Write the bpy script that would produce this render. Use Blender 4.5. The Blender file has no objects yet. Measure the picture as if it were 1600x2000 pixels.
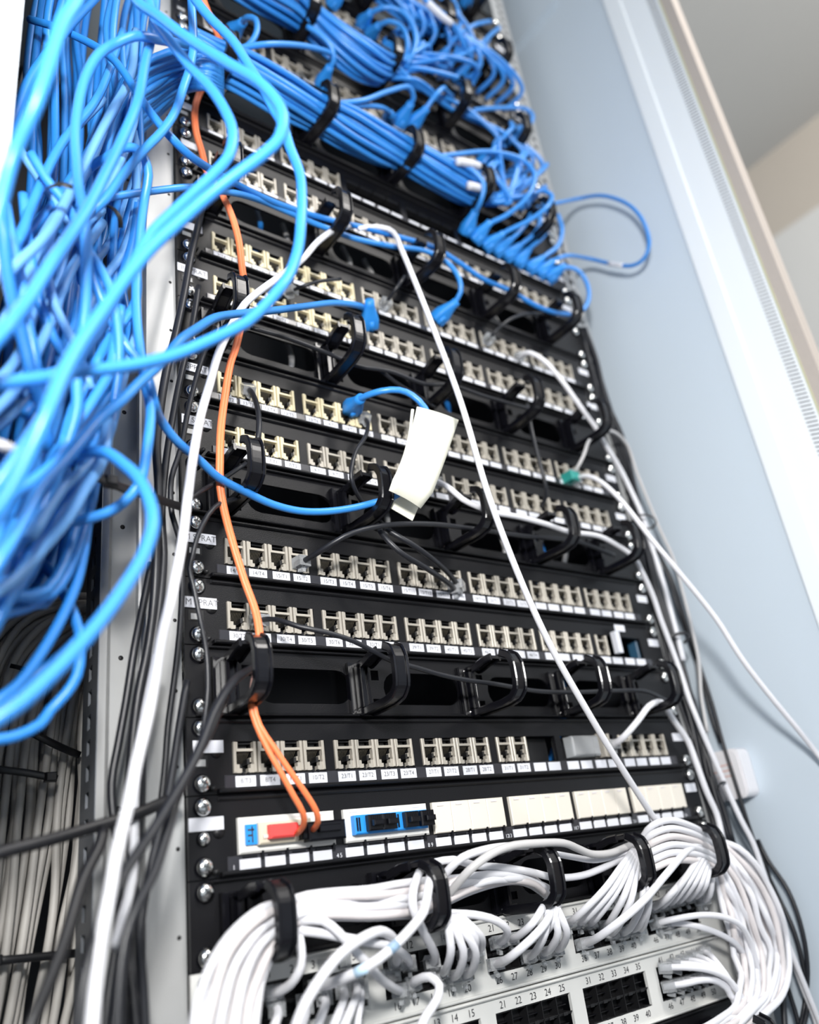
import bpy, bmesh, math, random
from mathutils import Vector, Matrix
random.seed(7)
SC = bpy.context.scene
COL = SC.collection
Z0 = 1.25                       # height of the rack datum above the floor, metres
R3 = ((0.7960892844157543, -0.5911694113714808, -0.1294626521322237),
      (0.14845949306331568, 0.3981593035724615, -0.9052231481231994),
      (0.5866869950474406, 0.7014184885197918, 0.40473506619122473))
CAM = (-204.03249777, -464.21009434, 31.13957383)     # millimetres, rack frame
F = 1597.04237

def W(x, y, z):                 # rack millimetres -> world metres
    return Vector((x*.001, y*.001, z*.001+Z0))

# ---------------------------------------------------------------- camera
cd = bpy.data.cameras.new('camera'); cam = bpy.data.objects.new('camera', cd); COL.objects.link(cam)
cd.sensor_fit = 'HORIZONTAL'; cd.sensor_width = 24.0; cd.lens = F/1600*24
cd.clip_start = 0.01; cd.clip_end = 50
cd.dof.use_dof = True; cd.dof.focus_distance = 0.555; cd.dof.aperture_fstop = 3.0
rx, ry, rz = [Vector(r) for r in R3]
M = Matrix.Identity(4)
for i in range(3):
    M[i][0] = rx[i]; M[i][1] = -ry[i]; M[i][2] = -rz[i]
M.translation = W(*CAM)
cam.matrix_world = M
SC.camera = cam
SC.view_settings.view_transform = 'Standard'; SC.view_settings.look = 'None'
SC.view_settings.gamma = 1; SC.view_settings.use_curve_mapping = False
SC.view_settings.exposure = -0.24

# ---------------------------------------------------------------- world and lamps
w = bpy.data.worlds.new('world'); SC.world = w; w.use_nodes = True
w.node_tree.nodes['Background'].inputs[0].default_value = (0.80, 0.90, 1.0, 1)
w.node_tree.nodes['Background'].inputs[1].default_value = 0.66
def area(name, loc, target, size, power, color=(1, 1, 1), sizey=None):
    l = bpy.data.lights.new(name, 'AREA'); o = bpy.data.objects.new(name, l); COL.objects.link(o)
    l.energy = power; l.color = color; l.size = size
    if sizey: l.shape = 'RECTANGLE'; l.size_y = sizey
    o.location = loc; o.rotation_euler = (target-loc).to_track_quat('-Z', 'Y').to_euler()
    return o
cp = W(*CAM)
flash = area('camera_flash', cp - rz*.22 + Vector((.04, -.02, .36)), W(250, 0, 420), .09, 11.5, (1.0, .985, .96))
ceil_light = area('ceiling_light_panel', Vector((-.5, -1.7, Z0+1.35)), W(200, 0, 300), 1.3, 7.5, (.90, .95, 1.0))

room_light = area('room_fill_light', Vector((.9, -1.6, 3.2)), Vector((2.2, .3, 2.9)), .9, 92, (1.0, .96, .92))  # added fill light, brightens the room wall and ceiling beyond the cabinet

# ---------------------------------------------------------------- materials
def mat(name, col, rough=.5, metal=0, noise=0, bump=0, nscale=200, coat=0, spec=None, trans=0, ior=None, sss=0):
    m = bpy.data.materials.new(name); m.use_nodes = True; nt = m.node_tree
    b = nt.nodes['Principled BSDF']
    b.inputs['Base Color'].default_value = (*col, 1); b.inputs['Roughness'].default_value = rough
    b.inputs['Metallic'].default_value = metal
    if coat: b.inputs['Coat Weight'].default_value = coat; b.inputs['Coat Roughness'].default_value = .15
    if spec is not None: b.inputs['Specular IOR Level'].default_value = spec
    if trans: b.inputs['Transmission Weight'].default_value = trans
    if ior: b.inputs['IOR'].default_value = ior
    tc = nt.nodes.new('ShaderNodeTexCoord')
    n = nt.nodes.new('ShaderNodeTexNoise'); n.inputs['Scale'].default_value = nscale; n.inputs['Detail'].default_value = 3
    nt.links.new(tc.outputs['Object'], n.inputs['Vector'])
    if noise:
        mx = nt.nodes.new('ShaderNodeMix'); mx.data_type = 'RGBA'
        mx.inputs['A'].default_value = (*[c*(1-noise) for c in col], 1); mx.inputs['B'].default_value = (*[min(1, c*(1+noise)) for c in col], 1)
        nt.links.new(n.outputs['Fac'], mx.inputs['Factor']); nt.links.new(mx.outputs['Result'], b.inputs['Base Color'])
    if bump:
        bp = nt.nodes.new('ShaderNodeBump'); bp.inputs['Strength'].default_value = bump; bp.inputs['Distance'].default_value = .0004
        nt.links.new(n.outputs['Fac'], bp.inputs['Height']); nt.links.new(bp.outputs['Normal'], b.inputs['Normal'])
    return m
PANEL = mat('powder_coated_black', (.0045, .0045, .0058), .40, spec=.28, bump=.35, nscale=1600, noise=.15)
PLASTIC = mat('glossy_black_plastic', (.004, .004, .006), .24, spec=.42, noise=.1)
BLACKC = mat('black_cable_jacket', (.011, .012, .016), .42, noise=.1)
STRAP = mat('black_nylon', (.008, .008, .01), .4, noise=.1)
VOID = mat('dark_socket', (.006, .006, .007), .5, noise=.1)
JACK = mat('grey_beige_jack', (.40, .37, .32), .38, metal=.25, noise=.1)
CREAM = mat('cream_jack', (.68, .60, .40), .45, noise=.06)
PINS = mat('contact_pins', (.22, .20, .16), .3, metal=.8, noise=.1)
CHROME = mat('chrome_screw', (.82, .82, .80), .16, metal=1, noise=.03)
SLOT = mat('screw_recess', (.16, .16, .16), .35, metal=1, noise=.1)
TAG = mat('white_label', (.66, .67, .72), .5, noise=.03, nscale=80)
INK = mat('black_ink', (.03, .03, .035), .6, noise=.05)
GINK = mat('grey_ink', (.12, .12, .13), .6, noise=.05)
TAPE = mat('clear_tape_strip', (.03, .03, .036), .22, noise=.3, nscale=60)
BLUE = mat('blue_cable_jacket', (.034, .235, .66), .36, noise=.10, nscale=25)
BLUEB = mat('blue_cable_mid', (.020, .19, .58), .38, noise=.10, nscale=25)
BLUEL = mat('blue_cable_pale', (.12, .33, .68), .4, noise=.10, nscale=25)
BOOT = mat('blue_boot', (.018, .225, .66), .5, noise=.06, nscale=60)
WHITE = mat('white_cable_jacket', (.70, .70, .735), .42, noise=.04, nscale=30)
WHITEW = mat('warm_white_jacket', (.64, .60, .60), .42, noise=.04, nscale=30)
GREYC = mat('grey_cable_jacket', (.50, .48, .45), .5, noise=.08, nscale=30)
GREYL = mat('light_grey_flat_cable', (.50, .49, .49), .45, noise=.06, nscale=30)
ORANGE = mat('orange_fibre_jacket', (.86, .21, .075), .45, noise=.06, nscale=40)
PINK = mat('pale_sleeve', (.72, .42, .36), .4, noise=.1)
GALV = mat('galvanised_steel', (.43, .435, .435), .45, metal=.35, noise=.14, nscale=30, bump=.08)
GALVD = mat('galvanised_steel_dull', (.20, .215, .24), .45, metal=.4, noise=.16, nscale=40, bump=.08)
WALL = mat('pale_blue_painted_steel', (.60, .68, .755), .5, noise=.02, nscale=8, bump=.05)
FRAME = mat('white_painted_frame', (.86, .90, .925), .45, noise=.02, nscale=10)
VENT = mat('vent_slot_grey', (.24, .25, .27), .6, noise=.04)
GASKET = mat('beige_gasket', (.46, .41, .37), .7, noise=.05)
YEL = mat('yellow_edge_strip', (.56, .56, .36), .6, noise=.05)
PAPER = mat('cream_paper', (.84, .83, .71), .7, noise=.02, nscale=60)
VPANEL = mat('off_white_painted_panel', (.62, .62, .60), .4, noise=.04, nscale=30)
MODULE = mat('ivory_plastic', (.68, .635, .56), .42, noise=.03, nscale=50)
MODW = mat('white_plastic', (.70, .69, .66), .4, noise=.03, nscale=50)
BLUEP = mat('sky_blue_adapter', (.02, .26, .72), .35, noise=.06)
LBLUE = mat('pale_blue_print', (.48, .66, .82), .5, noise=.05)
RED = mat('red_connector', (.80, .075, .07), .4, noise=.06)
BEIGE = mat('beige_connector', (.62, .56, .44), .4, noise=.05)
GREEN = mat('green_plug', (.02, .25, .22), .35, noise=.06)
ADPT = mat('white_power_adapter', (.82, .80, .82), .35, noise=.03)
ROOM = mat('room_plaster_grey', (.52, .52, .505), .8, noise=.03, nscale=3)
ROOMB = mat('room_plaster_beige_shaded', (.42, .38, .33), .8, noise=.05, nscale=3)  # shadow on the upper room wall is put into this browner beige
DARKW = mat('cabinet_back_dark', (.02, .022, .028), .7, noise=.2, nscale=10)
FLOORM = mat('grey_floor', (.25, .25, .26), .5, noise=.1, nscale=6)
SLATE = mat('slate_post', (.045, .07, .10), .5, noise=.1)
def clear_mat():
    m = mat('clear_plug_plastic', (.80, .82, .84), .12, noise=.02, trans=.75, ior=1.3)
    return m
CLEAR = clear_mat()

# ---------------------------------------------------------------- object helpers
def link(o, parent=None):
    COL.objects.link(o)
    if parent is not None: o.parent = parent
    return o
def mesh_obj(name, me, parent=None, loc=None):
    o = bpy.data.objects.new(name, me); link(o, parent)
    if loc is not None: o.location = loc
    return o
def thing(name, label, cat, loc, group=None):
    o = bpy.data.objects.new(name, None); COL.objects.link(o); o.empty_display_size = .01
    o.location = loc; tag(o, label, cat, group); return o
def tag(o, label, cat, group=None):
    o['label'] = label; o['category'] = cat
    if group: o['group'] = group
    return o
def struct(o):
    o['kind'] = 'structure'; return o

class MB:
    """collects boxes, prisms and tubes in millimetres (rack axes) into one mesh"""
    def __init__(s): s.v = []; s.f = []; s.m = []; s.sm = []
    def add(s, vs, fs, mi=0, smooth=False):
        b = len(s.v); s.v += [tuple(v) for v in vs]
        for f in fs: s.f.append([i+b for i in f]); s.m.append(mi); s.sm.append(smooth)
    def box(s, x0, x1, y0, y1, z0, z1, mi=0, c=0):
        if c <= 0:
            vs = [(x, y, z) for x in (x0, x1) for y in (y0, y1) for z in (z0, z1)]
            s.add(vs, [(0, 1, 3, 2), (4, 6, 7, 5), (0, 4, 5, 1), (2, 3, 7, 6), (0, 2, 6, 4), (1, 5, 7, 3)], mi)
        else:   # bevelled front edges (front is -y)
            back = [(x0, y1, z0), (x1, y1, z0), (x1, y1, z1), (x0, y1, z1)]
            mid = [(x0, y0+c, z0), (x1, y0+c, z0), (x1, y0+c, z1), (x0, y0+c, z1)]
            fr = [(x0+c, y0, z0+c), (x1-c, y0, z0+c), (x1-c, y0, z1-c), (x0+c, y0, z1-c)]
            vs = back+mid+fr; fs = [(3, 2, 1, 0), (8, 9, 10, 11)]
            for i in range(4):
                j = (i+1) % 4
                fs += [(i, j, 4+j, 4+i), (4+i, 4+j, 8+j, 8+i)]
            s.add(vs, fs, mi)
    def prism(s, pts, axis, a, b, mi=0):
        """polygon pts (2D) extruded along axis ('x': pts are (y,z); 'y': (x,z); 'z': (x,y))"""
        def P(p, t): return {'x': (t, p[0], p[1]), 'y': (p[0], t, p[1]), 'z': (p[0], p[1], t)}[axis]
        n = len(pts); vs = [P(p, a) for p in pts]+[P(p, b) for p in pts]
        fs = [tuple(range(n))[::-1], tuple(range(n, 2*n))]+[(i, (i+1) % n, n+(i+1) % n, n+i) for i in range(n)]
        s.add(vs, fs, mi)
    def lathe(s, prof, c, n=16, mi=0, axis='y', smooth=True):
        """prof list of (r, t): t along -axis"""
        vs = []; fs = []
        for r, t in prof:
            for k in range(n):
                a = 2*math.pi*k/n; u, v = r*math.cos(a), r*math.sin(a)
                vs.append({'y': (c[0]+u, c[1]-t, c[2]+v), 'z': (c[0]+u, c[1]+v, c[2]+t), 'x': (c[0]+t, c[1]+u, c[2]+v)}[axis])
        for i in range(len(prof)-1):
            for k in range(n):
                k2 = (k+1) % n; fs.append((i*n+k, i*n+k2, (i+1)*n+k2, (i+1)*n+k))
        fs.append(tuple((len(prof)-1)*n+k for k in range(n))); fs.append(tuple(range(n))[::-1])
        s.add(vs, fs, mi, smooth)
    def sweep(s, P, rad, n=10, mi=0, closed=False, flat=1.0, up=None, square=False, smooth=True):
        """tube along points P (mm); rad float or list; flat scales the second axis"""
        P = [Vector(p) for p in P]; m = len(P)
        if m < 2: return
        T = []
        for i in range(m):
            a = P[(i-1) % m] if (closed or i > 0) else P[i]; b = P[(i+1) % m] if (closed or i < m-1) else P[i]
            t = (b-a); t = t.normalized() if t.length > 1e-9 else Vector((0, 0, 1)); T.append(t)
        u = Vector(up) if up is not None else (Vector((0, 1, 0)) if abs(T[0].y) < .9 else Vector((1, 0, 0)))
        u = (u-T[0]*u.dot(T[0])).normalized(); vs = []
        for i in range(m):
            if up is not None: u = Vector(up)
            u = u-T[i]*u.dot(T[i]); u = u.normalized() if u.length > 1e-6 else Vector((1, 0, 0))
            v = T[i].cross(u); r = rad[i] if isinstance(rad, (list, tuple)) else rad
            if square:
                for a, b in ((1, 1), (-1, 1), (-1, -1), (1, -1)): vs.append(P[i]+u*r*a*flat+v*r*b)
            else:
                for k in range(n):
                    a = 2*math.pi*k/n; vs.append(P[i]+u*(math.cos(a)*r*flat)+v*(math.sin(a)*r))
        if square: n = 4
        fs = []; seg = m if closed else m-1
        for i in range(seg):
            j = (i+1) % m
            for k in range(n): k2 = (k+1) % n; fs.append((i*n+k, i*n+k2, j*n+k2, j*n+k))
        if not closed: fs += [tuple(range(n))[::-1], tuple((m-1)*n+k for k in range(n))]
        s.add(vs, fs, mi, smooth)
    def mesh(s, name, mats, origin=(0, 0, 0)):
        me = bpy.data.meshes.new(name); ox, oy, oz = origin
        me.from_pydata([((x-ox)*.001, (y-oy)*.001, (z-oz)*.001) for x, y, z in s.v], [], s.f)
        for m in mats: me.materials.append(m)
        me.polygons.foreach_set('material_index', s.m); me.polygons.foreach_set('use_smooth', s.sm)
        me.update(); return me
    def build(s, name, mats, parent=None, origin=(0, 0, 0), at=None):
        """origin: mm point the mesh is centred on; at: parent-space location in metres (default keeps place)"""
        if not isinstance(mats, (list, tuple)): mats = [mats]
        me = s.mesh(name, mats, origin)
        bm = bmesh.new(); bm.from_mesh(me); bmesh.ops.recalc_face_normals(bm, faces=bm.faces); bm.to_mesh(me); bm.free()
        o = mesh_obj(name, me, parent)
        if at is not None: o.location = at
        elif parent is None: o.location = W(*origin)
        else: o.location = W(*origin)-parent.location
        return o

def plate_mesh(name, outer, holes, thick, material):
    """flat plate in XZ (mm) with convex holes, centred on y=0, filled in vertical strips"""
    X0, X1 = min(p[0] for p in outer), max(p[0] for p in outer); Za, Zb = min(p[1] for p in outer), max(p[1] for p in outer)
    xs = sorted({round(p[0], 3) for l in [outer]+holes for p in l}); h = thick/2; vs = []; fs = []
    def cut(l, x):
        zs = []
        for (a, b), (c, d) in zip(l, l[1:]+l[:1]):
            if min(a, c)-1e-3 <= x <= max(a, c)+1e-3:
                if abs(a-c) < 2e-3: zs += [b, d]
                else: zs.append(b+(d-b)*min(1, max(0, (x-a)/(c-a))))
        return (min(zs), max(zs)) if zs else None
    def quad(x0, x1, za, zb, zc, zd):
        for y, rev in ((-h, 0), (h, 1)):
            q = [(x0, y, za), (x1, y, zb), (x1, y, zd), (x0, y, zc)]
            if rev: q.reverse()
            b = len(vs); vs.extend(q); fs.append((b, b+1, b+2, b+3))
    for x0, x1 in zip(xs, xs[1:]):
        xm = (x0+x1)/2; act = []
        for l in holes:
            if min(p[0] for p in l)+1e-3 < xm < max(p[0] for p in l)-1e-3: act.append((cut(l, x0+1e-3), cut(l, x1-1e-3)))
        act.sort(key=lambda t: t[0][0]); lo = (Za, Za)
        for a, b in act: quad(x0, x1, lo[0], lo[1], a[0], b[0]); lo = (a[1], b[1])
        quad(x0, x1, lo[0], lo[1], Zb, Zb)
    for l in [outer]+holes:
        b = len(vs); m = len(l); vs += [(x, -h, z) for x, z in l]+[(x, h, z) for x, z in l]
        fs += [(b+i, b+(i+1) % m, b+m+(i+1) % m, b+m+i) for i in range(m)]
    me = bpy.data.meshes.new(name); me.from_pydata([tuple(c*.001 for c in v) for v in vs], [], fs); me.materials.append(material); me.update()
    return me
def slot_poly(x0, x1, z0, z1, n=8):
    r = (z1-z0)/2; zc = (z0+z1)/2; P = []
    for k in range(n+1): a = -math.pi/2+math.pi*k/n; P.append((x1-r+r*math.cos(a), zc+r*math.sin(a)))
    for k in range(n+1): a = math.pi/2+math.pi*k/n; P.append((x0+r+r*math.cos(a), zc+r*math.sin(a)))
    return P
def rect(x0, x1, z0, z1): return [(x0, z0), (x1, z0), (x1, z1), (x0, z1)]
_txt = {}
def text_polys(s):
    if s not in _txt:
        cu = bpy.data.curves.new('t', 'FONT'); cu.body = s; cu.size = 1; cu.align_x = 'CENTER'; cu.align_y = 'CENTER'; cu.resolution_u = 3
        t = bpy.data.objects.new('tmp', cu); COL.objects.link(t)
        dg = bpy.context.evaluated_depsgraph_get(); me = bpy.data.meshes.new_from_object(t.evaluated_get(dg))
        bpy.data.objects.remove(t); bpy.data.curves.remove(cu)
        _txt[s] = ([tuple(v.co[:2]) for v in me.vertices], [tuple(p.vertices) for p in me.polygons])
        bpy.data.meshes.remove(me)
    return _txt[s]
def text(mb, s, x, y, z, size, mi=1, sx=1.0):
    v, f = text_polys(s)
    mb.add([(x+a*size*sx, y, z+b*size) for a, b in v], f, mi)

# ---------------------------------------------------------------- pixel ray -> rack millimetres at a real distance
def at(px, py, v):
    """v < 200: the point on plane Y=-v mm; v >= 200: the point v mm deep from the viewpoint"""
    a, b = (px-800)/F, (py-1000)/F
    d = rx*a+ry*b+rz
    if v >= 200: t = v
    else: t = (-v-CAM[1])/d.y
    return Vector(CAM)+d*t
def spline(P, step=4.0):
    P = [Vector(p) for p in P]
    if len(P) == 2: P = [P[0], (P[0]+P[1])/2, P[1]]
    out = []; Q = [P[0]*2-P[1]]+P+[P[-1]*2-P[-2]]
    for i in range(1, len(Q)-2):
        p0, p1, p2, p3 = Q[i-1:i+3]; L = (p2-p1).length; n = max(2, min(24, int(L/step)))
        d0, d1, d2 = [max(1e-3, x.length**.5) for x in (p1-p0, p2-p1, p3-p2)]
        m1 = (p1-p0)/d0-(p2-p0)/(d0+d1)+(p2-p1)/d1; m2 = (p2-p1)/d1-(p3-p1)/(d1+d2)+(p3-p2)/d2
        m1 *= d1; m2 *= d1
        for k in range(n):
            t = k/n; t2 = t*t; t3 = t2*t
            out.append((2*t3-3*t2+1)*p1+(t3-2*t2+t)*m1+(-2*t3+3*t2)*p2+(t3-t2)*m2)
    out.append(P[-1]); return out

def boot(P0, P1, parent, origin, material, L=27, name='plug_boot', w=7.0, h=5.8):
    """moulded boot from the socket point P0 towards P1, oblong at the nose, round at the cable"""
    P0 = Vector(P0); d = (Vector(P1)-P0).normalized()
    u = Vector((1, 0, 0)); u = (u-d*u.dot(d)).normalized(); v = d.cross(u)
    mb = MB(); prof = [(0, 1, 1, .7), (1, 1.06, 1.06, .7), (9, 1.06, 1.06, .75), (13, .95, .92, .85), (18, .78, .8, .95), (22, .64, .74, 1), (L, .56, .7, 1)]
    n = 16; vs = []
    ribs = []
    for i, (t, a, b, rd) in enumerate(prof):
        for k in range(n):
            an = 2*math.pi*k/n; c, s_ = math.cos(an), math.sin(an)
            e = 2/(2+6*(1-rd)*2); cc = math.copysign(abs(c)**e, c); ss = math.copysign(abs(s_)**e, s_)
            vs.append(P0+d*t+u*(w*a*cc)+v*(h*b*ss))
    fs = [(i*n+k, i*n+(k+1) % n, (i+1)*n+(k+1) % n, (i+1)*n+k) for i in range(len(prof)-1) for k in range(n)]
    fs += [tuple(range(n))[::-1], tuple((len(prof)-1)*n+k for k in range(n))]
    mb.add(vs, fs, 0, True)
    for q in range(4):
        c = P0+d*(14.5+q*3.1); r = 4.9-.42*q
        mb.sweep([c-d*.7, c+d*.7], r, 12, 0)
    lk = P0+d*3-v*(h*.95) if v.z > 0 else P0+d*3+v*(h*.95)
    mb.sweep([lk-d*3, lk+d*6], 2.2, 8, 0)
    return mb.build(name, material, parent, origin=tuple(origin))

def clear_plug(P0, P1, parent, origin):
    P0 = Vector(P0); d = (Vector(P1)-P0).normalized(); mb = MB()
    mb.sweep([P0-d*1, P0+d*9], 4.6, 4, 0, square=True, smooth=False, flat=.8, up=(0, 0, 1))
    mb.sweep([P0+d*1+Vector((0, 0, -5)), P0+d*7+Vector((0, 0, -6.5))], 1.2, 4, 0, square=True, smooth=False)
    return mb.build('clear_connector', CLEAR, parent, origin=tuple(origin))

def cable(name, label, cat, pts, dia, material, group=None, start=None, end=None, flat=1.0, step=4.0, world=False, bootmat=None, n=10, sleeves=(), up=None, xmax=531):
    """pts are (px,py,v) or, with world=True, rack mm. start/end: 'boot' or 'clear' plug parts"""
    P = [Vector(p) for p in pts] if world else [Vector(p) if isinstance(p, Vector) else at(*p) for p in pts]
    for i, q in enumerate(P):          # keep every lead on the near side of the cabinet wall
        if q.x > xmax: P[i] = Vector(CAM)+(q-Vector(CAM))*((xmax-CAM[0])/(q.x-CAM[0]))
    S = spline(P, step); mb = MB(); mb.sweep(S, dia/2, n, 0, flat=flat, up=up)
    if not (start or end or sleeves):
        o = mb.build(name, material, None, origin=tuple(P[0])); tag(o, label, cat, group); return o
    t = thing(name, label, cat, W(*P[0]), group)
    mb.build('jacket', material, t, origin=tuple(P[0]))
    bm_ = bootmat or BOOT
    if start == 'boot': boot(P[0], P[1], t, P[0], bm_)
    if end == 'boot': boot(P[-1], P[-2], t, P[-1], bm_)
    if start == 'clear': clear_plug(P[0], P[1], t, P[0])
    if end == 'clear': clear_plug(P[-1], P[-2], t, P[-1])
    for nm, a, b, sm, r in sleeves:
        i0, i1 = int(a*(len(S)-1)), max(int(a*(len(S)-1))+1, int(b*(len(S)-1)))
        m2 = MB(); m2.sweep(S[i0:i1+1], r, 12, 0); c = S[i0]; m2.build(nm, sm, t, origin=tuple(c))
    return t
# ================================================================ SETTING
U = 44.45
def simple_box(name, x0, x1, y0, y1, z0, z1, m, c=0):
    mb = MB(); mb.box(x0, x1, y0, y1, z0, z1, 0, c)
    return mb.build(name, m, None, origin=((x0+x1)/2, (y0+y1)/2, z0))
ZB, ZT = -1230, 1500
struct(simple_box('floor', -2500, 3500, -3000, 1500, -1250, -1230, FLOORM))
struct(simple_box('wall_right', 540, 545, -125, 640, ZB, 1420, WALL))
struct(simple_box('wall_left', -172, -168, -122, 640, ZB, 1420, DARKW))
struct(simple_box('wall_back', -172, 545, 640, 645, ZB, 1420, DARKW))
mb = MB(); mb.box(536.5, 540, -60, 640, 1128, 1131, 0); mb.box(537.5, 540, -60, 640, 1139, 1141.5, 0)
struct(mb.build('trim_1', WALL, None, origin=(538, 200, 1128)))
struct(simple_box('ceiling_cabinet', -172, 545, -125, 640, 1420, 1425, WALL))
# cabinet door frame on the right, with its vent strip and gasket
fr = thing('cabinet_frame_post', 'white cabinet frame post with slotted vent strip right of the rack', 'frame post', W(548, -160, ZB))
mb = MB(); mb.prism([(536, -125), (536, -145), (538, -147), (538, -175), (538, -190), (560, -190), (560, -125)], 'z', ZB, 1450)
mb.build('post', FRAME, fr, origin=(548, -160, ZB))
mb = MB()
z = -200.0
while z < 1430:
    mb.add([(537.6, -176.5, z), (537.6, -187, z-3.2), (537.6, -187, z-1.6), (537.6, -176.5, z+1.6)], [(0, 1, 2, 3)], 0)
    mb.add([(537.9, -176.5, z), (537.9, -187, z-3.2), (537.9, -187, z-1.6), (537.9, -176.5, z+1.6)], [(3, 2, 1, 0)], 0)
    z += 4.4
mb.build('vent_slots', VENT, fr, origin=(548, -160, ZB))
mb = MB(); mb.box(537, 541, -191.5, -190, ZB, 1450); mb.build('edge_strip', YEL, fr, origin=(548, -160, ZB))
mb = MB(); mb.box(538, 556, -204, -191.5, ZB, 1450); mb.build('door_gasket', GASKET, fr, origin=(548, -160, ZB))
# near left frame edge
fl = simple_box('cabinet_frame_post', -190, -149, -128, -112, ZB, 1450, FRAME, c=2)
tag(fl, 'white cabinet frame edge blurred at the far left, beside the blue cable mass', 'frame post')
# room beyond the cabinet
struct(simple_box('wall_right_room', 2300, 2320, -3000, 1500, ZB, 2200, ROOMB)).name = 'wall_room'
struct(simple_box('ceiling', -2500, 3500, -1500, 1500, 2170, 2200, ROOM))
struct(simple_box('trim_2', 2270, 2300, -3000, 1500, 600, 1838, ROOM))

# ---------------------------------------------------------------- rack posts
def rack_post(x_sign, name, label):
    pass
PL = [(-9, 3), (-31, 3), (-33, 6), (-27, 28), (-45, 28), (-47, 20), (-49.5, 17), (-53, 20)]
mb = MB(); t = 1.6
inner = [(x, y+t) for x, y in PL]
for i in range(len(PL)-1):
    a, b = PL[i], PL[i+1]
    dx, dy = b[0]-a[0], b[1]-a[1]; L = math.hypot(dx, dy); nx, ny = -dy/L*t, dx/L*t
    if ny < 0: nx, ny = -nx, -ny
    mb.prism([a, b, (b[0]+nx, b[1]+ny), (a[0]+nx, a[1]+ny)], 'z', -330, 1400, 0)
# small round holes punched in the recessed strip
for z in range(-320, 1390, 44):
    mb.lathe([(1.6, 0), (1.6, .3)], (-37.5, 28.1, z+12), 10, 1); mb.lathe([(1.2, 0), (1.2, .3)], (-13, 3.1, z+30), 8, 1)
lp = thing('rack_post', 'galvanised steel rack post left of the black panels', 'rack post', W(-30, 20, -330))
mb.build('post_profile', [GALV, VOID], lp, origin=(-30, 20, -330))
# flange with a column of square holes, real openings
mb = MB()
y0, y1, ya, yb = 20, 63, 37, 47
def fx(y): return -53.5+(y-20)*.11
def fpanel(ya_, yb_, za, zb): mb.prism([(fx(ya_), ya_), (fx(yb_), yb_), (fx(yb_)+1.6, yb_), (fx(ya_)+1.6, ya_)], 'z', za, zb)
fpanel(y0, ya, -330, 1400); fpanel(yb, y1, -330, 1400)
z = -330
while z < 1400:
    fpanel(ya, yb, z, z+6.2); z += 14.82
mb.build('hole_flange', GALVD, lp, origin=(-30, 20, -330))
mb = MB(); mb.box(-47, -46, 30, 56, -330, 1400); mb.build('dark_hole_backing', DARKW, lp, origin=(-30, 20, -330))  # added dark strip, stands in for the shade inside the square holes
rp = thing('rack_post', 'galvanised steel rack post right of the black panels', 'rack post', W(485, 10, -330))
mb = MB(); mb.box(474, 503, 3, 5, -330, 1400); mb.box(501.5, 503, 5, 40, -330, 1400)
for z in range(-320, 1390, 15): mb.box(488, 494, 2.6, 3, z, z+6, 1)
mb.build('post_profile', [GALV, VOID], rp, origin=(485, 10, -330))
struct(simple_box('added_dark_baffle', 505, 507, 6, 630, -330, 1400, DARKW))  # added unseen baffle, keeps the bright side wall from showing through the slots
sp = simple_box('rear_post', -150, -100, 190, 215, ZB, 420, SLATE)
tag(sp, 'dark slate blue post at the far left edge, behind the grey cables', 'rack post')

# ================================================================ RACK PANELS
# shared meshes
def shared(mb, name, mats):
    if not isinstance(mats, (list, tuple)): mats = [mats]
    me = mb.mesh(name, mats)
    bm = bmesh.new(); bm.from_mesh(me); bmesh.ops.recalc_face_normals(bm, faces=bm.faces); bm.to_mesh(me); bm.free(); return me
mb = MB(); mb.lathe([(4.9, 0), (4.9, 1.2), (4.4, 2.3), (3.2, 3.2), (1.6, 3.7), (.3, 3.8)], (0, 0, 0), 20)
mb.lathe([(5.7, 0), (5.7, .5)], (0, .6, 0), 20, 2)
mb.box(-2.4, 2.4, -3.95, -3.2, -.45, .45, 1); mb.box(-.45, .45, -3.95, -3.2, -2.4, 2.4, 1)
SCREW = shared(mb, 'screw', [CHROME, SLOT, PLASTIC])
def jack_mesh(m):
    mb = MB()
    mb.box(0, 1.9, -2.6, 1.2, 0, 18.2, 0, .35); mb.box(13.3, 15.2, -2.6, 1.2, 0, 18.2, 0, .35)
    mb.box(1.9, 13.3, -1.6, 1.5, 12.6, 14.2, 0); mb.box(1.9, 4.0, -1.8, 2, 0, 5.0, 0); mb.box(11.2, 13.3, -1.8, 2, 0, 5.0, 0)
    mb.box(4.0, 5.5, -1.8, 2, 0, 2.6, 0); mb.box(9.7, 11.2, -1.8, 2, 0, 2.6, 0); mb.box(1.9, 3.2, -1.6, 1.5, 14.2, 18.2, 0)
    mb.box(4.9, 6.2, -2.2, 0, -1.8, .2, 1); mb.box(9.0, 10.3, -2.2, 0, -1.8, .2, 1)
    return shared(mb, 'jack', [m, PLASTIC])
JM = jack_mesh(JACK); JC = jack_mesh(CREAM)
mb = MB(); mb.box(.2, 15, 8, 9, .2, 18, 0); mb.box(.2, 1.6, 1.2, 8, .2, 18, 0); mb.box(13.6, 15, 1.2, 8, .2, 18, 0); mb.box(1.6, 13.6, 2, 8, .1, 1.2, 0); mb.box(.2, 15, 1.5, 8, 17.2, 18, 0); mb.box(3, 12.2, 5, 8, 13.9, 17.2, 0)
for q in range(8):
    x = 3.4+q*1.12; mb.add([(x, 1.0, 12.2), (x+.5, 1.0, 12.2), (x+.5, 6.5, 6.6), (x, 6.5, 6.6)], [(0, 1, 2, 3)], 1)
    mb.add([(x, 1.3, 12.2), (x+.5, 1.3, 12.2), (x+.5, 6.8, 6.6), (x, 6.8, 6.6)], [(3, 2, 1, 0)], 1)
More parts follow.
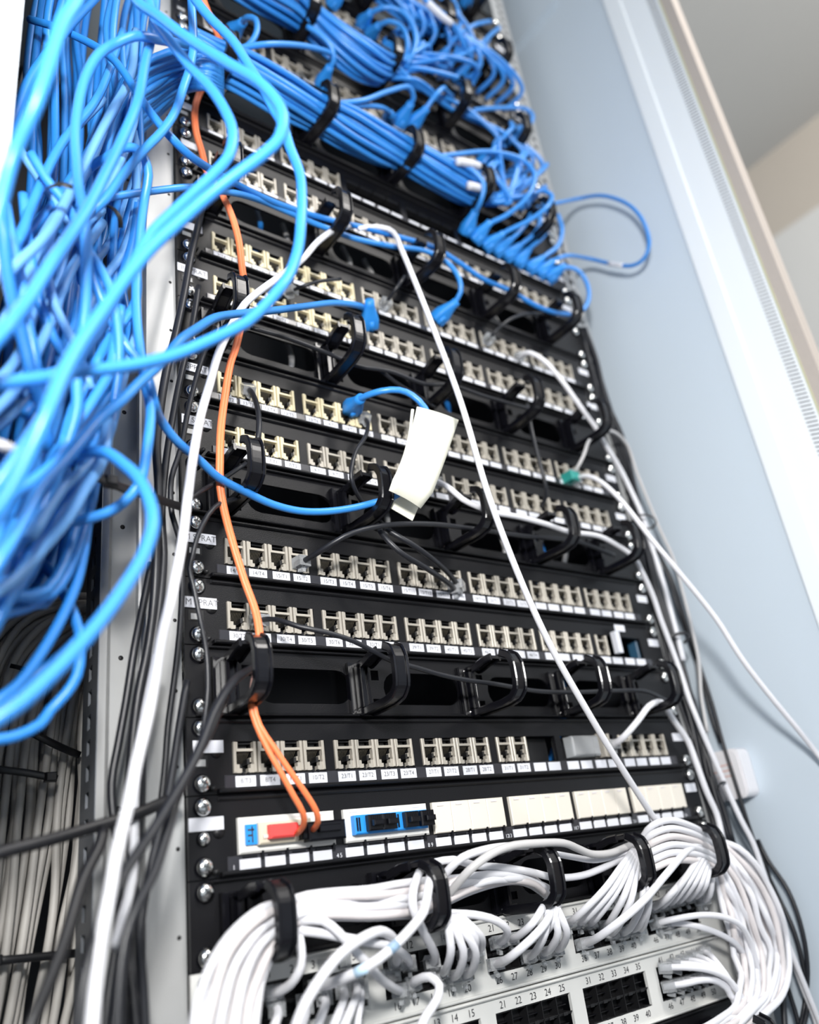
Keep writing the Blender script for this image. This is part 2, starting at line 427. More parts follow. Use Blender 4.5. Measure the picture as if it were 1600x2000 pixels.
mb.box(10.2, 12.0, .8, 7.8, 5.2, 8.4, 0); mb.box(11.9, 12.6, 0, 3, 6.4, 9.0, 2)
SOCK = shared(mb, 'socket', [VOID, PINS, JACK])
mb = MB(); mb.box(-6.6, 6.6, -.4, 0, -3.1, 3.1, 0); BLANKLAB = shared(mb, 'port_label', [TAG])
_lab = {}
def lab_mesh(s, blank=None):
    if not s: return BLANKLAB
    if s not in _lab:
        mb = MB(); mb.box(-6.6, 6.6, -.4, 0, -3.1, 3.1, 0); text(mb, s, 0, -.5, .1, 4.0, 1, .95)
        _lab[s] = mb.mesh('port_label', [TAG, GINK if s.startswith('8/') or s.startswith('27') else INK])
    return _lab[s]
def name_tag(s, w, h=7.2):
    mb = MB(); mb.box(-w/2, w/2, -.5, 0, -h/2, h/2, 0)
    if s: text(mb, s, 1, -.6, 0, 6.0, 1, .95)
    return mb.mesh('name_label', [TAG, GINK])

GX = [20.0, 91.5, 163.3, 235.2, 306.6, 377.5]
def face(root, k, holes, style, org, material=None, n=1):
    """the bent steel faceplate of a 1U unit"""
    z0 = k*U+.35; z1 = (k+1)*U-.35
    me = plate_mesh('faceplate', rect(-8.6-org[0], 473.7-org[0], z0-org[2], z1-org[2]), [[(x-org[0], z-org[2]) for x, z in h] for h in holes], 2.4, material or PANEL)
    mb = MB()
    if style == 'patch':
        mb.box(9, 456, -6.5, -.8, z0+.2, z0+2.6, 0, .8); mb.box(9, 456, -3.0, -.8, z1-3.2, z1-.2, 0, 1.0)
        mb.box(14, 452, -2.2, -1, z0+2.6, z0+10.2, 2, .3)
        mb.lathe([(3.8, 0), (3.8, .35)], (9.5, -1.1, z0+24), 18, 0); mb.lathe([(3.1, 0), (3.1, .5)], (9.5, -1.1, z0+24), 18, 1)
        mb.lathe([(1.4, 0), (1.4, 5)], (5.5, -1.1, z0+3), 10, 1)
    if style == 'manager':
        mb.box(-3, 468, -5, -.8, z0+.1, z0+1.8, 0, .6); mb.box(4, 461, -4, -.8, z1-1.8, z1-.1, 0, .6)
    if style == 'voice':
        mb.box(10, 455, -3.5, -.8, z0+.1, z0+2, 0, .8); mb.box(10, 455, -3.5, -.8, z1-2, z1-.1, 0, .8)
    me2 = mb.mesh('rims', [material or PANEL, VOID, TAPE], origin=org)
    bm = bmesh.new(); bm.from_mesh(me); bm.from_mesh(me2)
    bmesh.ops.recalc_face_normals(bm, faces=bm.faces); bm.to_mesh(me); bm.free()
    me.materials.append(VOID); me.materials.append(TAPE)
    return mesh_obj('faceplate', me, root, (0, 0, 0))
def screws(root, k, org, skip=()):
    for i, (x, z) in enumerate(((0, 6.35), (0, 38.1), (465.1, 6.35), (465.1, 38.1))):
        if i in skip: continue
        s = mesh_obj('screw', SCREW, root, W(x, -1.8, k*U+z)-W(*org)); s.rotation_euler = (0, random.uniform(0, 1.5), 0)

PATCHTXT = {
 2: ['8/T3', '8/T4', '10/T1', '10/T2', '23/T1', '23/T2', '23/T3', '23/T4', '27/T1', '27/T2', '28/T1', '28/T2', '31/T1', '31/T2'],
 4: ['30/T2', '30/T3', '30/T4', '30/T5', '30/T6', '32/T1', '32/T1', '32/T2', '39/T1', '39/T2', '45/T1', '45/T2', '46/T1', '46/T2', '', '46/T4'],
 5: ['14/T3', '14/T4', '15/T1', '15/T2', '15/T3', '15/T4', '15/T5', '15/T6', '15/T11', '15/T12', '15/T13', '15/T14', '19/T16', '22/T1', '22/T2', '22/T3'],
 7: ['4/T1', '4/T2', '7/T1', '7/T2', '9/T1', '9/T2', '9/T3', '9/T4'],
 8: ['13/T2', '13/T3', '13/T4', '13/T5', '13/T6', '14/T1', '14/T2', '14/T3', '14/T4', '14/T5'],
 10: ['9/T1', '9/T2', '9/T3', '20/T3', '20/T4', '20/T5', '20/T6'],
 11: ['7/T4', '7/T5', '7/T6', '7/T7'],
}
NAMETAG = {2: ('', 19, 1.5), 4: ('M SPRAT', 22, -1), 5: ('M SPRAT', 24, -1), 7: ('M SPRAT', 22, 0), 8: ('SPRAT', 20, 0), 10: ('II SPRAT', 24, 0), 11: ('', 18, 0), 14: ('', 16, 0), 13: ('', 14, 0)}
PLABEL = {
 2: 'black patch panel with 8/T3 to 31/T2 ports, above the ivory fibre panel',
 4: 'black patch panel of grey ports starting 30/T2, below the 14/T4 row',
 5: 'black patch panel with sharp port labels 14/T4 to 15/T6 across its middle',
 7: 'black patch panel starting 4/T and 7/T1, crossed by the cream paper tag',
 8: 'black patch panel of cream ports labelled 13/T2 to 14/T2 with a blue plug',
 10: 'black patch panel of cream ports labelled 9/T, directly below the 7/T4 row',
 11: 'black patch panel labelled 7/T4, first row under the white cable start',
 13: 'black patch panel just above the manager with two long blue cables along it',
 14: 'black patch panel with a row of blue boots plugged in at its right end',
 16: 'black patch panel just above the thick taut blue bundle',
 17: 'black patch panel under the sagging blue bundle near the top',
 19: 'black patch panel above the sagging blue bundle, blurred at the top right',
 20: 'black patch panel with blurred blue loops near the top edge',
 22: 'black patch panel behind the white tagged blue cable at the top',
 23: 'black patch panel, topmost seen at the upper right corner of the rack'}
MISSING = {2: set(range(14, 20)), 4: {21, 22, 23}, 14: set()}
CREAMROWS = {8: 4, 7: 2, 10: 8, 11: 8}
for k in (2, 4, 5, 7, 8, 10, 11, 13, 14, 16, 17, 19, 20, 22, 23):
    org = (232.5, 0, k*U)
    root = thing('patch_bay', PLABEL[k], 'patch panel', W(*org), 'patch panels in the rack')
    zj = k*U+11.6
    face(root, k, [rect(gx-.3, gx+64.6, zj-.6, zj+18.6) for gx in GX], 'patch', org); screws(root, k, org, (3,) if k == 2 else ())
    if k in NAMETAG:
        s, w_, dx = NAMETAG[k]; mesh_obj('name_label', name_tag(s, w_), root, W(3+dx, -1.4, k*U+27.3)-W(*org))
    mesh_obj('name_label', name_tag('', 15, 7), root, W(462, -1.4, k*U+27)-W(*org))
    mb = MB(); mb.box(-6, 4, -1.5, -1.2, k*U+15.5, k*U+22.5, 0); mb.box(-4.5, 2.5, -1.8, -1.4, k*U+16.2, k*U+20, 1)
    mb.build('ear_slot', [VOID, GALV], root, origin=org)
    for q in range(24):
        g, c = divmod(q, 4); x = GX[g]+c*16.1
        tx = PATCHTXT.get(k, [])
        mesh_obj('port_label', lab_mesh(tx[q] if q < len(tx) else ''), root, W(x+7.8+(1.5 if c > 1 else 0)-.7, -2.5, k*U+6.6)-W(*org))
        if q in MISSING.get(k, ()): continue
        cream = (k in (8, 10, 11) and q < 8) or (k == 7 and q < 4)
        black = k == 14 and q > 7
        if black: continue
        j = mesh_obj('jack', JC if cream else JM, root, W(x, 0, zj)-W(*org))
        mesh_obj('socket', SOCK, j, (0, 0, 0))
    if k in (14, 2):        # dark blanking strip behind empty openings
        mb = MB()
        for g in range(2 if k == 14 else 3, 6): mb.box(GX[g], GX[g]+64.4, 9, 10, zj-.5, zj+18.5, 0)
        if k == 14:
            for g in range(2, 6):
                for c in range(4): mb.box(GX[g]+c*16.1+.4, GX[g]+c*16.1+14.6, -1, 6, zj+14, zj+18, 0)
        mb.build('blanking_strip', VOID, root, origin=org)

# loose clear module lying in the empty openings of the 31/T2 row
mb = MB(); mb.box(314, 346, -7, 3, 2*U+13, 2*U+29, 0, 1.2)
o = mb.build('clear_jack_module', CLEAR, None, origin=(330, -2, 2*U+13)); tag(o, 'transparent plastic jack module in the empty openings right of 31/T2', 'jack module')
mb = MB(); mb.box(349, 352, -8, 3, 2*U+11.6, 2*U+31, 0); mb.box(356, 358.5, -8, 3, 2*U+11.6, 2*U+30, 0)
o = mb.build('jack_bracket', JACK, None, origin=(353, -2, 2*U+12)); tag(o, 'pair of upright metal jack walls beside the transparent module', 'jack bracket')
# upright white label standing on a port in the 30/T2 row
mb = MB(); mb.box(399, 405, -8, -2.6, 4*U+13, 4*U+33, 0); mb.box(400, 414, -8.5, -8, 4*U+33, 4*U+39, 0)
o = mb.build('folded_label', TAG, None, origin=(404, -6, 4*U+13)); tag(o, 'folded white label sticking up from the right ports of the 30/T2 panel', 'label')
mb = MB(); mb.box(443, 459, 4, 14, 4*U+12, 4*U+30, 0, 1)
o = mb.build('blue_module', mat('slate_blue_plastic', (.03, .09, .16), .3), None, origin=(450, 8, 4*U+12)); tag(o, 'dark blue module glimpsed in the opening at the right end of the 30/T2 panel', 'jack module')

# ---------------------------------------------------------------- cable managers
ring_path = [(-33, 36.5), (-24, 36), (-12, 32.5), (-1.5, 34.5), (-1.5, 1.5), (-9, 1.2), (-36, 1.5), (-46, 3.5), (-51.5, 8.5), (-52.5, 15), (-52.5, 27), (-49.5, 33.5), (-42, 37)]
def ring_mesh():
    S = []; P = [Vector((0, y, z)) for y, z in ring_path]
    for i in range(len(P)-1):
        sharp = i in (2, 3)
        S.append(P[i])
        if not sharp and i+2 < len(P): pass
    S.append(P[-1])
    mb = MB()
    # outer loop as a flat band 10 wide, rounded by a middle rib
    Q = []
    for i in range(len(S)):
        if 0 < i < len(S)-1 and i not in (3, 4):
            Q += [S[i]*.75+S[i-1]*.25, S[i]*.94+(S[i-1]+S[i+1])*.03, S[i]*.75+S[i+1]*.25]
        else: Q.append(S[i])
    mb.sweep(Q, 4.6, 4, 0, flat=.30, square=True, up=None if False else None, smooth=False)
    return mb, Q
def band(mb, Q, w, t, xc, mi=0):
    """band of width w (x) and thickness t along a path in the YZ plane"""
    n = len(Q); vs = []
    for i in range(n):
        a = Q[max(0, i-1)]; b = Q[min(n-1, i+1)]; d = (b-a).normalized(); nn = Vector((0, -d.z, d.y))
        h = t/2; e = w/2
        for x, s_ in ((-e+.8, h), (-e, h-.8), (-e, -h+.8), (-e+.8, -h), (e-.8, -h), (e, -h+.8), (e, h-.8), (e-.8, h)):
            vs.append((xc+x, Q[i].y+nn.y*s_, Q[i].z+nn.z*s_))
    m = 8; fs = [(i*m+k, i*m+(k+1) % m, (i+1)*m+(k+1) % m, (i+1)*m+k) for i in range(n-1) for k in range(m)]
    fs += [tuple(range(m))[::-1], tuple((n-1)*m+k for k in range(m))]
    mb.add(vs, fs, mi)
def make_ring():
    P = [Vector((0, y, z)) for y, z in ring_path]; Q = [P[0]]
    for i in range(1, len(P)-1):
        if i in (3, 4): Q.append(P[i])
        else: Q += [P[i]*.72+P[i-1]*.28, P[i]*.9+(P[i-1]+P[i+1])*.05, P[i]*.72+P[i+1]*.28]
    Q.append(P[-1])
    mb = MB(); band(mb, Q, 8.2, 2.4, 0)
    for x in (-4.6, 4.6): band(mb, Q, 2.0, 5.6, x)          # I-section edges
    mb.box(-11, 5.6, -2.0, 0, 0, 36); mb.box(-11, -9.5, -4.5, -1, 0, 36); mb.box(-5.6, 5.6, -8, -1, 3, 5); mb.box(-5.6, -3.6, -12, -1, 4, 33)
    return shared(mb, 'cable_ring', [PLASTIC])
RING = make_ring()
MLABEL = {
 -3: 'black cable manager at the bottom right corner, below both numbered white panels',
 0: 'black cable manager carrying the bunch of white cables above the numbered panels',
 3: 'black cable manager with five rings, between the 30/T2 row and the 8/T3 row',
 6: 'black cable manager behind the cream paper tag, crossed by a sagging blue cable',
 9: 'black cable manager with oval slots between the 13/T2 row and the row above',
 12: 'black cable manager carrying two long blue cables and the start of the white ones',
 15: 'black cable manager carrying the thick taut blue bundle',
 18: 'black cable manager carrying the sagging blue bundle near the top',
 21: 'black cable manager near the top edge, above the blurred blue loops',
 24: 'black cable manager at the very top right of the rack'}
RX = [19+98.6*i for i in range(4)]+[407]
for k in (-3, 0, 3, 6, 9, 12, 15, 18, 21, 24):
    org = (232.5, 0, k*U)
    root = thing('cable_manager', MLABEL[k], 'cable manager', W(*org), 'ringed cable managers in the rack')
    holes = [slot_poly(a, b, k*U+9, k*U+32) for a, b in ((38, 110), (137, 207), (236, 306), (334, 398))]
    for x in RX: holes.append(rect(x+9.5, x+16, k*U+26, k*U+33)); holes.append(rect(x+9.5, x+15, k*U+8, k*U+13))
    face(root, k, holes, 'manager', org); screws(root, k, org)
    for i, x in enumerate(RX):
        r = mesh_obj('cable_ring', RING, root, W(x, -1.2, k*U+1)-W(*org)); r.rotation_euler = (0, 0, math.radians(random.uniform(-5, 5)))

# ---------------------------------------------------------------- fibre panel
k = 1; org = (232.5, 0, k*U)
root = thing('fibre_patch_bay', 'black fibre panel with ivory modules and small blank white windows', 'fibre panel', W(*org))
FG = [(20.5, 85.3), (92.6, 158.9), (164.2, 230.2), (236.5, 301.8), (307.3, 370), (376.5, 447.5)]
face(root, k, [], 'patch', org); screws(root, k, org)
mesh_obj('name_label', name_tag('', 21), root, W(2, -1.4, k*U+29)-W(*org)); mesh_obj('name_label', name_tag('', 15), root, W(462, -1.4, k*U+27)-W(*org))
mesh_obj('screw', SCREW, root, W(0, -1.8, k*U+21)-W(*org)).scale = (.72, .72, .72)
for g, (a, b) in enumerate(FG):
    w_ = (b-a)/4
    if g < 2:
        mb = MB(); mb.box(a, b, -4.5, -1, k*U+11, k*U+30.8, 0, 1)
        for c in range(4): mb.box(a+c*w_+4, a+c*w_+10, -4.8, -4.4, k*U+28.6, k*U+29.6, 1)
        if g == 1: mb.box((a+b)/2-.25, (a+b)/2+.25, -4.6, -4.4, k*U+11.5, k*U+30, 1)
        mb.build('module_plate', [MODW, WHITEW], root, origin=org)
    else:
        for c in range(4):
            mb = MB(); mb.box(a+c*w_+.15, a+(c+1)*w_-.15, -4, -1, k*U+11, k*U+31, 0, .6); mb.box(a+c*w_+4, a+c*w_+9.5, -4.4, -3.9, k*U+28.4, k*U+29.6, 1)
            mb.build('blank_cover', [MODULE, WHITEW], root, origin=org)
    for c in range(4):
        x = GX[g]+c*16.1; mb = MB(); mb.box(x+1, x+14.2, -3, -2.2, k*U+1.6+.8, k*U+8.4, 0, .3); mb.build('label_window', TAG, root, origin=org)
        mb = MB(); mb.box(x+14.4, x+15.8, -4.5, -2, k*U+8, k*U+12, 0); mb.box(x+3, x+12, -3, -2, k*U+8.6, k*U+10, 0); mb.build('label_clip', PLASTIC, root, origin=org)
    mb = MB()
    text(mb, str(4*g+1), GX[g]-2.6, -2.6, k*U+4.5, 3.6, 0); text(mb, str(4*g+4), GX[g]+66.5, -2.6, k*U+4.5, 3.6, 0)
    mb.build('port_number', TAG, root, origin=org)
# contents of the first two modules
mb = MB(); mb.box(24, 31, -6.2, -4.4, k*U+15.5, k*U+26.5, 0)
for q in range(3): mb.box(25, 26+q*1.6, -6.4, -6.1, k*U+17+q*3, k*U+18+q*3, 1)
mb.box(27.5, 28.3, -6.4, -6.1, k*U+16.5, k*U+25.5, 1)
o = mb.build('blue_tag', [BLUEP, INK], root, origin=org)
mb = MB(); mb.box(31, 66, -9, -4.4, k*U+14.8, k*U+27, 0, 1); mb.box(33, 40, -10, -9, k*U+18, k*U+20, 1); mb.build('fibre_adapter', [BEIGE, MODULE], root, origin=org)
mb = MB(); mb.box(93+4, 93+62, -9, -4.4, k*U+15, k*U+26.5, 0, .8)
for x in (98, 99.8, 128, 130): mb.box(x, x+1, -9.6, -9, k*U+17, k*U+25, 1)
mb.build('fibre_adapter', [BLUEP, PLASTIC], root, origin=org)
for i, x in enumerate((105, 116, 134, 147)):
    mb = MB(); mb.box(x, x+11, -13, -9, k*U+16.3, k*U+25.8, 0, .8); mb.box(x+1.5, x+9, -17, -13, k*U+19, k*U+22.4, 0, .6)
    for q in range(5): mb.box(x+2+q*1.6, x+2.6+q*1.6, -13.4, -12.9, k*U+23, k*U+25, 0)
    o = mb.build('dust_cap', PLASTIC, None, origin=(x+5, -11, k*U+16.3))
    tag(o, ['black dust cap at the left end of the blue fibre adapter', 'black dust cap second from left on the blue fibre adapter', 'black dust cap right of the middle blue gap on the fibre adapter', 'black dust cap at the right end of the blue fibre adapter, beside the ivory covers'][i], 'dust cap', 'dust caps on the blue fibre adapter')

# ---------------------------------------------------------------- numbered white panels
mb = MB(); mb.box(.3, 13.6, 7.5, 8.5, .3, 10.6, 0); mb.box(0, .5, -.6, 8, 0, 11, 0); mb.box(0, 13.9, -.6, 8, 0, .5, 0)
mb.box(.3, 13.6, 0, 8, 10.3, 11, 0); mb.box(5, 9, -1, 0, -1.2, .8, 0); mb.box(1.2, 12.6, 3, 8, 4.2, 4.8, 1)
VPORT = shared(mb, 'port', [VOID, PLASTIC])
VN = {-1: 'off-white numbered panel with most white cables plugged in, upper of the two', -2: 'off-white numbered panel, lower of the two, with empty black sockets 21 to 40'}
VX = [29.5+82.9*g for g in range(5)]
for k in (-1, -2):
    org = (232.5, 0, k*U)
    root = thing('patch_bay', VN[k], 'patch panel', W(*org), 'numbered off-white panels')
    face(root, k, [rect(x-.2, x+69.7, k*U+11.2, k*U+33.9) for x in VX], 'voice', org, VPANEL); screws(root, k, org)
    for g, x in enumerate(VX):
        for r in (0, 1):
            for c in range(5):
                mesh_obj('port', VPORT, root, W(x+c*13.9, 0, k*U+11.4+r*11.2)-W(*org))
                mb = MB(); text(mb, str(10*g+1+c+(5 if r == 0 else 0)), x+c*13.9+7, -1.5, k*U+(37.6 if r else 7.0), 6.0, 0)
                mb.build('port_number', INK, root, origin=org)
# ================================================================ CABLES
CT = 'cable'
def lerp(a, b, t): return tuple(x+(y-x)*t for x, y in zip(a, b))
def J(k, q, dz=8, y=-4):        # world mm of the mouth of jack q on patch panel k
    g, c = divmod(q, 4); return (GX[g]+c*16.1+7.6, y, k*U+11.6+dz)
def VPt(k, n):                  # mouth of numbered port n
    g, m = divmod(n-1, 10); r = 1 if m < 5 else 0; c = m % 5
    return (VX[g]+c*13.9+7, -2, k*U+11.4+r*11.2+5.5)

# ---------- traced blue patch leads in front of the rack (nearest first)
BL = [
('thick pale blue cable entering at the top left corner, beside the white frame edge', BLUE, 5.6,
 [(165,-60,330),(150,0,320),(122,45,312),(95,126,305),(70,203,300),(45,260,300),(21,315,300),(0,395,295),(-30,520,290)]),
('blue cable sweeping from the top past the orange fibre down to the lower left', BLUE, 6.0,
 [(250,-60,470),(266,0,455),(308,31,445),(350,63,435),(402,98,425),(455,130,415),(507,161,405),(539,196,400),(553,228,395),(546,270,390),(507,308,385),(455,346,380),(402,388,375),(350,434,368),(297,483,360),(245,545,350),(203,604,340),(154,674,325),(115,748,310),(91,810,300),(60,880,295),(20,960,290),(-30,1030,285)]),
("widest blue loop, rounding the upper rings and crossing level to the left edge", BLUE, 5.8,
 [(350,-60,500),(382,0,490),(413,38,485),(455,80,480),(487,130,475),(511,168,470),(536,217,465),(553,245,462),(567,290,455),(585,336,450),(590,385,440),(588,437,430),(584,480,425),(567,533,415),(543,568,405),(515,600,400),(480,631,392),(438,652,385),(392,673,378),(340,694,370),(280,709,360),(210,720,350),(140,727,340),(70,740,330),(0,748,320),(-40,752,318)]),
('blue cable with a rounded bend at its right, running parallel below the widest loop', BLUE, 5.8,
 [(285,-30,480),(304,42,465),(332,80,455),(371,130,445),(413,175,435),(440,217,428),(455,259,420),(447,305,412),(413,345,405),(378,378,400),(336,417,392),(297,455,385),(265,510,375),(225,580,365),(180,660,350),(140,720,340),(95,800,325),(50,870,315),(0,940,305),(-40,990,300)]),
('blue cable dropping almost straight from the top and bending left at mid height', BLUE, 5.8,
 [(306,-50,520),(304,0,505),(297,63,490),(283,126,470),(270,196,450),(245,259,430),(210,332,410),(168,413,385),(130,470,365),(105,506,350),(52,590,325),(0,655,305),(-40,700,300)]),
('blue cable arching over at the upper left and hanging in a wavy vertical line', BLUE, 5.6,
 [(438,112,60),(400,96,75),(350,84,95),(308,77,480),(273,70,470),(227,84,455),(192,108,445),(168,150,440),(154,203,435),(147,262,430),(150,315,425),(154,367,420),(165,420,415),(168,483,412),(168,537,410),(166,607,405),(157,674,400),(150,740,395),(150,800,390),(120,900,380),(80,1000,370),(20,1080,360),(-40,1130,350)]),
('blue cable starting at a squared end upper left and running diagonally to the manager', BLUEB, 5.2,
 [(58,38,560),(105,52,550),(140,67,545),(182,88,540),(217,112,530),(241,140,520),(266,178,510),(297,224,505),(332,266,505),(367,301,515),(413,332,535),(448,352,60),(490,374,40),(546,399,30),(620,423,25),(655,432,25),(707,444,28),(760,458,28),(812,472,28),(847,483,28),(900,515,28),(940,543,28),(996,568,28),(1045,596,30),(1080,610,30),(1112,614,25)]),
('blue cable hooking over beside the grey post and hanging down its face', BLUE, 5.4,
 [(150,370,500),(175,329,500),(210,306,495),(241,289,490),(266,290,490),(283,311,490),(290,343,490),(283,385,490),(276,437,485),(270,502,480),(266,572,470),(269,642,460),(276,695,455),(283,747,445),(294,800,435),(290,860,425),(283,905,420),(272,945,415),(240,983,412),(205,1003,410),(160,1016,408),(130,1022,405)]),
("blue cable falling from the top edge left of the orange fibre", BLUE, 5.4,
 [(373,-50,540),(374,0,530),(377,52,525),(378,91,520),(371,133,515),(357,175,505),(343,217,500),(315,259,490),(280,294,480),(245,336,470),(205,390,460),(160,430,455),(120,460,450)]),
('big blue loop rounding the post at left centre and returning to the left edge', BLUE, 5.8,
 [(130,905,400),(170,884,392),(206,884,385),(245,910,372),(273,938,362),(292,977,354),(299,1022,345),(282,1082,335),(245,1145,322),(203,1204,310),(150,1267,297),(98,1320,287),(45,1369,278),(0,1400,272),(-40,1425,268)]),
('blue cable descending left of the post and fanning out to the lower left', BLUEB, 5.4,
 [(180,930,440),(171,1019,430),(164,1075,422),(150,1138,412),(129,1190,402),(105,1236,392),(70,1292,380),(35,1337,370),(0,1365,362),(-30,1385,358)]),
('lowest blue loop, curling round above the grey cable bundle at the left edge', BLUEB, 5.4,
 [(70,1085,440),(94,1113,430),(119,1148,422),(140,1190,414),(154,1232,408),(157,1278,400),(150,1320,394),(129,1355,388),(98,1388,382),(78,1415,376),(31,1438,368),(0,1444,362),(-30,1446,360)]),
('short blue cable reaching from the post edge diagonally to the lower left', BLUEB, 5.2,
 [(150,1246,425),(115,1281,415),(70,1316,402),(35,1344,392),(0,1360,384),(-30,1375,380)]),
('blue cable threading behind the white lead then sweeping down the left side', BLUE, 5.8,
 None),
('blue cable with grey sheen running diagonally above the lower left arcs', BLUEL, 5.6,
 [(212,820,420),(200,900,405),(168,952,395),(133,1012,382),(87,1068,370),(35,1124,355),(0,1152,345),(-30,1170,340)]),
('blue cable just under the sheeny one, curving to the left edge', BLUE, 5.8,
 [(235,600,440),(224,674,430),(213,730,420),(182,782,410),(140,842,395),(98,905,380),(70,950,370),(35,1022,355),(0,1100,340),(-30,1150,335)]),
('blue cable steep at left, third of the parallel diagonals below mid height', BLUE, 5.6,
 [(190,840,430),(165,910,415),(130,980,400),(85,1050,382),(40,1110,366),(0,1205,350),(-30,1260,345)]),
('dark blue cable running from under the white frame edge down to mid left', BLUEB, 5.6,
 [(3,380,370),(7,450,370),(12,520,372),(25,590,375),(45,667,378),(63,737,380),(84,800,385),(95,880,390)]),
('blue cable at far left falling steeply past the long crossing one', BLUE, 5.4,
 [(10,400,400),(21,460,398),(38,537,396),(52,625,392),(68,695,390),(75,770,392)]),
('blue cable bending gently right below the frame edge', BLUE, 5.2,
 [(45,380,430),(52,450,425),(63,520,422),(80,597,420),(105,660,418),(130,700,415),(160,780,412)]),
('thin greyish blue cable, upper of the pair in the left centre', BLUEL, 4.6,
 [(105,440,430),(94,490,425),(94,537,422),(108,597,420),(130,642,418),(150,685,415),(178,760,412)]),
('blue cable between the frame edge and the wavy vertical one', BLUE, 5.2,
 [(60,300,440),(90,350,440),(130,400,442),(150,440,440),(180,500,438),(199,530,436),(217,569,434),(230,640,430),(232,720,425),(222,800,420)]),
('pale greyish blue cable, straight diagonal below the frame edge', BLUEL, 5.2,
 [(30,272,470),(45,303,470),(70,340,470),(100,385,470),(130,430,468),(158,480,466),(190,560,464)]),
("blue cable sagging through the rings from the steel post to the paper tag", BLUE, 5.6,
 None),
('blue cable crossing level over the steel post into the two long manager cables', BLUE, 5.0,
 [(140,400,480),(196,388,490),(262,378,510),(315,371,530),(367,366,550),(413,371,60),(472,380,45),(520,396,30),(567,416,25),(606,433,22),(655,452,24),(690,465,24),(760,480,26),(830,490,28),(860,503,30),(880,519,34),(897,545,38),(900,570,34),(884,596,22),(851,626,4)]),
]
i_thread = [(711,602,14),(700,597,20),(655,592,30),(592,599,45),(536,606,60),(455,614,80),(420,621,95),(385,642,110),(350,667,440),(315,709,428),(273,747,415),(238,782,403),(196,817,392),(157,863,378),(122,905,365),(80,950,350),(45,1019,335),(0,1096,320),(-30,1150,315)]
i_tag = [(685,800,3),(705,778,28),(745,764,45),(780,762,52),(805,772,55),(830,797,58),(842,840,60),(832,890,60),(800,945,56),(765,972,50),(735,981,42),(690,992,38),(637,999,36),(585,998,36),(532,985,38),(480,961,42),(427,933,48),(392,901,55),(343,859,70),(315,821,80),(301,786,440),(290,740,440),(273,709,440),(245,674,438),(225,640,438),(200,590,436),(180,530,436),(172,480,436)]
for lab, m, d, pts in BL:
    if pts is None:
        if 'threading' in lab:
            p = [at(*q) for q in i_thread]; p = [at(722,640,2), at(722,615,12)]+p
            cable('patch_cable', lab, CT, p, 5.4, m, start='boot', world=True, step=5)
        else:
            cable('patch_cable', lab, CT, i_tag, 5.2, m, start='boot', step=5)
    elif 'crossing level over' in lab:
        cable('patch_cable', lab, CT, pts, d, m, end='boot', step=5)
    else: cable('patch_cable', lab, CT, pts, d, m, step=5)

# ---------- the blue mass hanging at the left: three families of runs
rnd = random.Random(11)
def jit(s): return rnd.uniform(-s, s)
for i in range(15):   # from the taut bundle's first ring, fanning left and down
    t = i/14; y0 = 100+76*t
    pts = [(432, y0+8, 55-30*t), (395, y0-4+jit(4), 60), (350, y0-4+16*t+jit(4), 70-60*t), (300, y0+8+50*t+jit(6), 60-50*t), (250-20*t, y0+48+74*t+jit(8), 50-30*t),
           (205-20*t+jit(10), y0+150+60*t, 45), (165-20*t+jit(12), 400+110*t, 55), (130+jit(20), 560+80*t, 60), (100+jit(20), 740+jit(30), 70), (60+jit(25), 900+jit(30), 80), (10+jit(20), 1080+jit(60), 90), (-50, 1260+jit(60), 100)]
    cable('patch_cable', "blue cable fanning from the taut bundle's first ring into the hanging mass", CT, pts, 5.6, rnd.choice([BLUE, BLUE, BLUEB]), 'blue cables fanning from the taut bundle', step=8, n=8)
for i in range(26):   # near vertical runs behind
    t = i/25; x0 = 60+220*t+jit(8); x1 = -20+250*t+jit(26); dp = rnd.uniform(-45, 50)
    pts = [(x0+20, -60, dp), (x0+jit(14), 60, dp), (x0*.97+jit(16), 180, dp+jit(14)), (x0*.9+5+jit(16), 330, dp+jit(14)), (x0*.55+x1*.4+jit(20), 500, dp+jit(14)),
           (x0*.3+x1*.65+jit(22), 680, dp), (x1*.9+jit(18), 850, dp+jit(12)), (x1*.72+jit(16), 1000, dp+20), (x1*.5-20+jit(18), 1100+60*t+jit(40), dp+30), (x1*.2-70, 1200+jit(50), dp+45)]
    cable('patch_cable', 'blue cable hanging nearly upright in the shaded mass behind the front loops', CT, pts, 5.6, rnd.choice([BLUE, BLUEB, BLUEB, BLUE]), 'shaded upright blue cables at the left', step=9, n=8)
for i in range(16):   # loose diagonals in the middle of the mass
    t = i/15; sx = 60+200*rnd.random(); sy = 120+600*t
    dp = rnd.uniform(50, 110)
    pts = [(sx+120+jit(30), sy-150+jit(40), dp-30), (sx+60+jit(18), sy-60+jit(20), dp-12), (sx+jit(14), sy+40+jit(20), dp), (sx-55+jit(14), sy+150+jit(20), dp+10), (sx-115+jit(20), sy+240+jit(30), dp+20), (sx-190, sy+330, dp+30)]
    pts = [(min(p[0], 265), p[1], p[2]) for p in pts]
    cable('patch_cable', 'blue cable slanting down to the left inside the hanging mass', CT, pts, 5.6, rnd.choice([BLUE, BLUE, BLUEB, BLUEL]), 'slanting blue cables at the left', step=8, n=8)
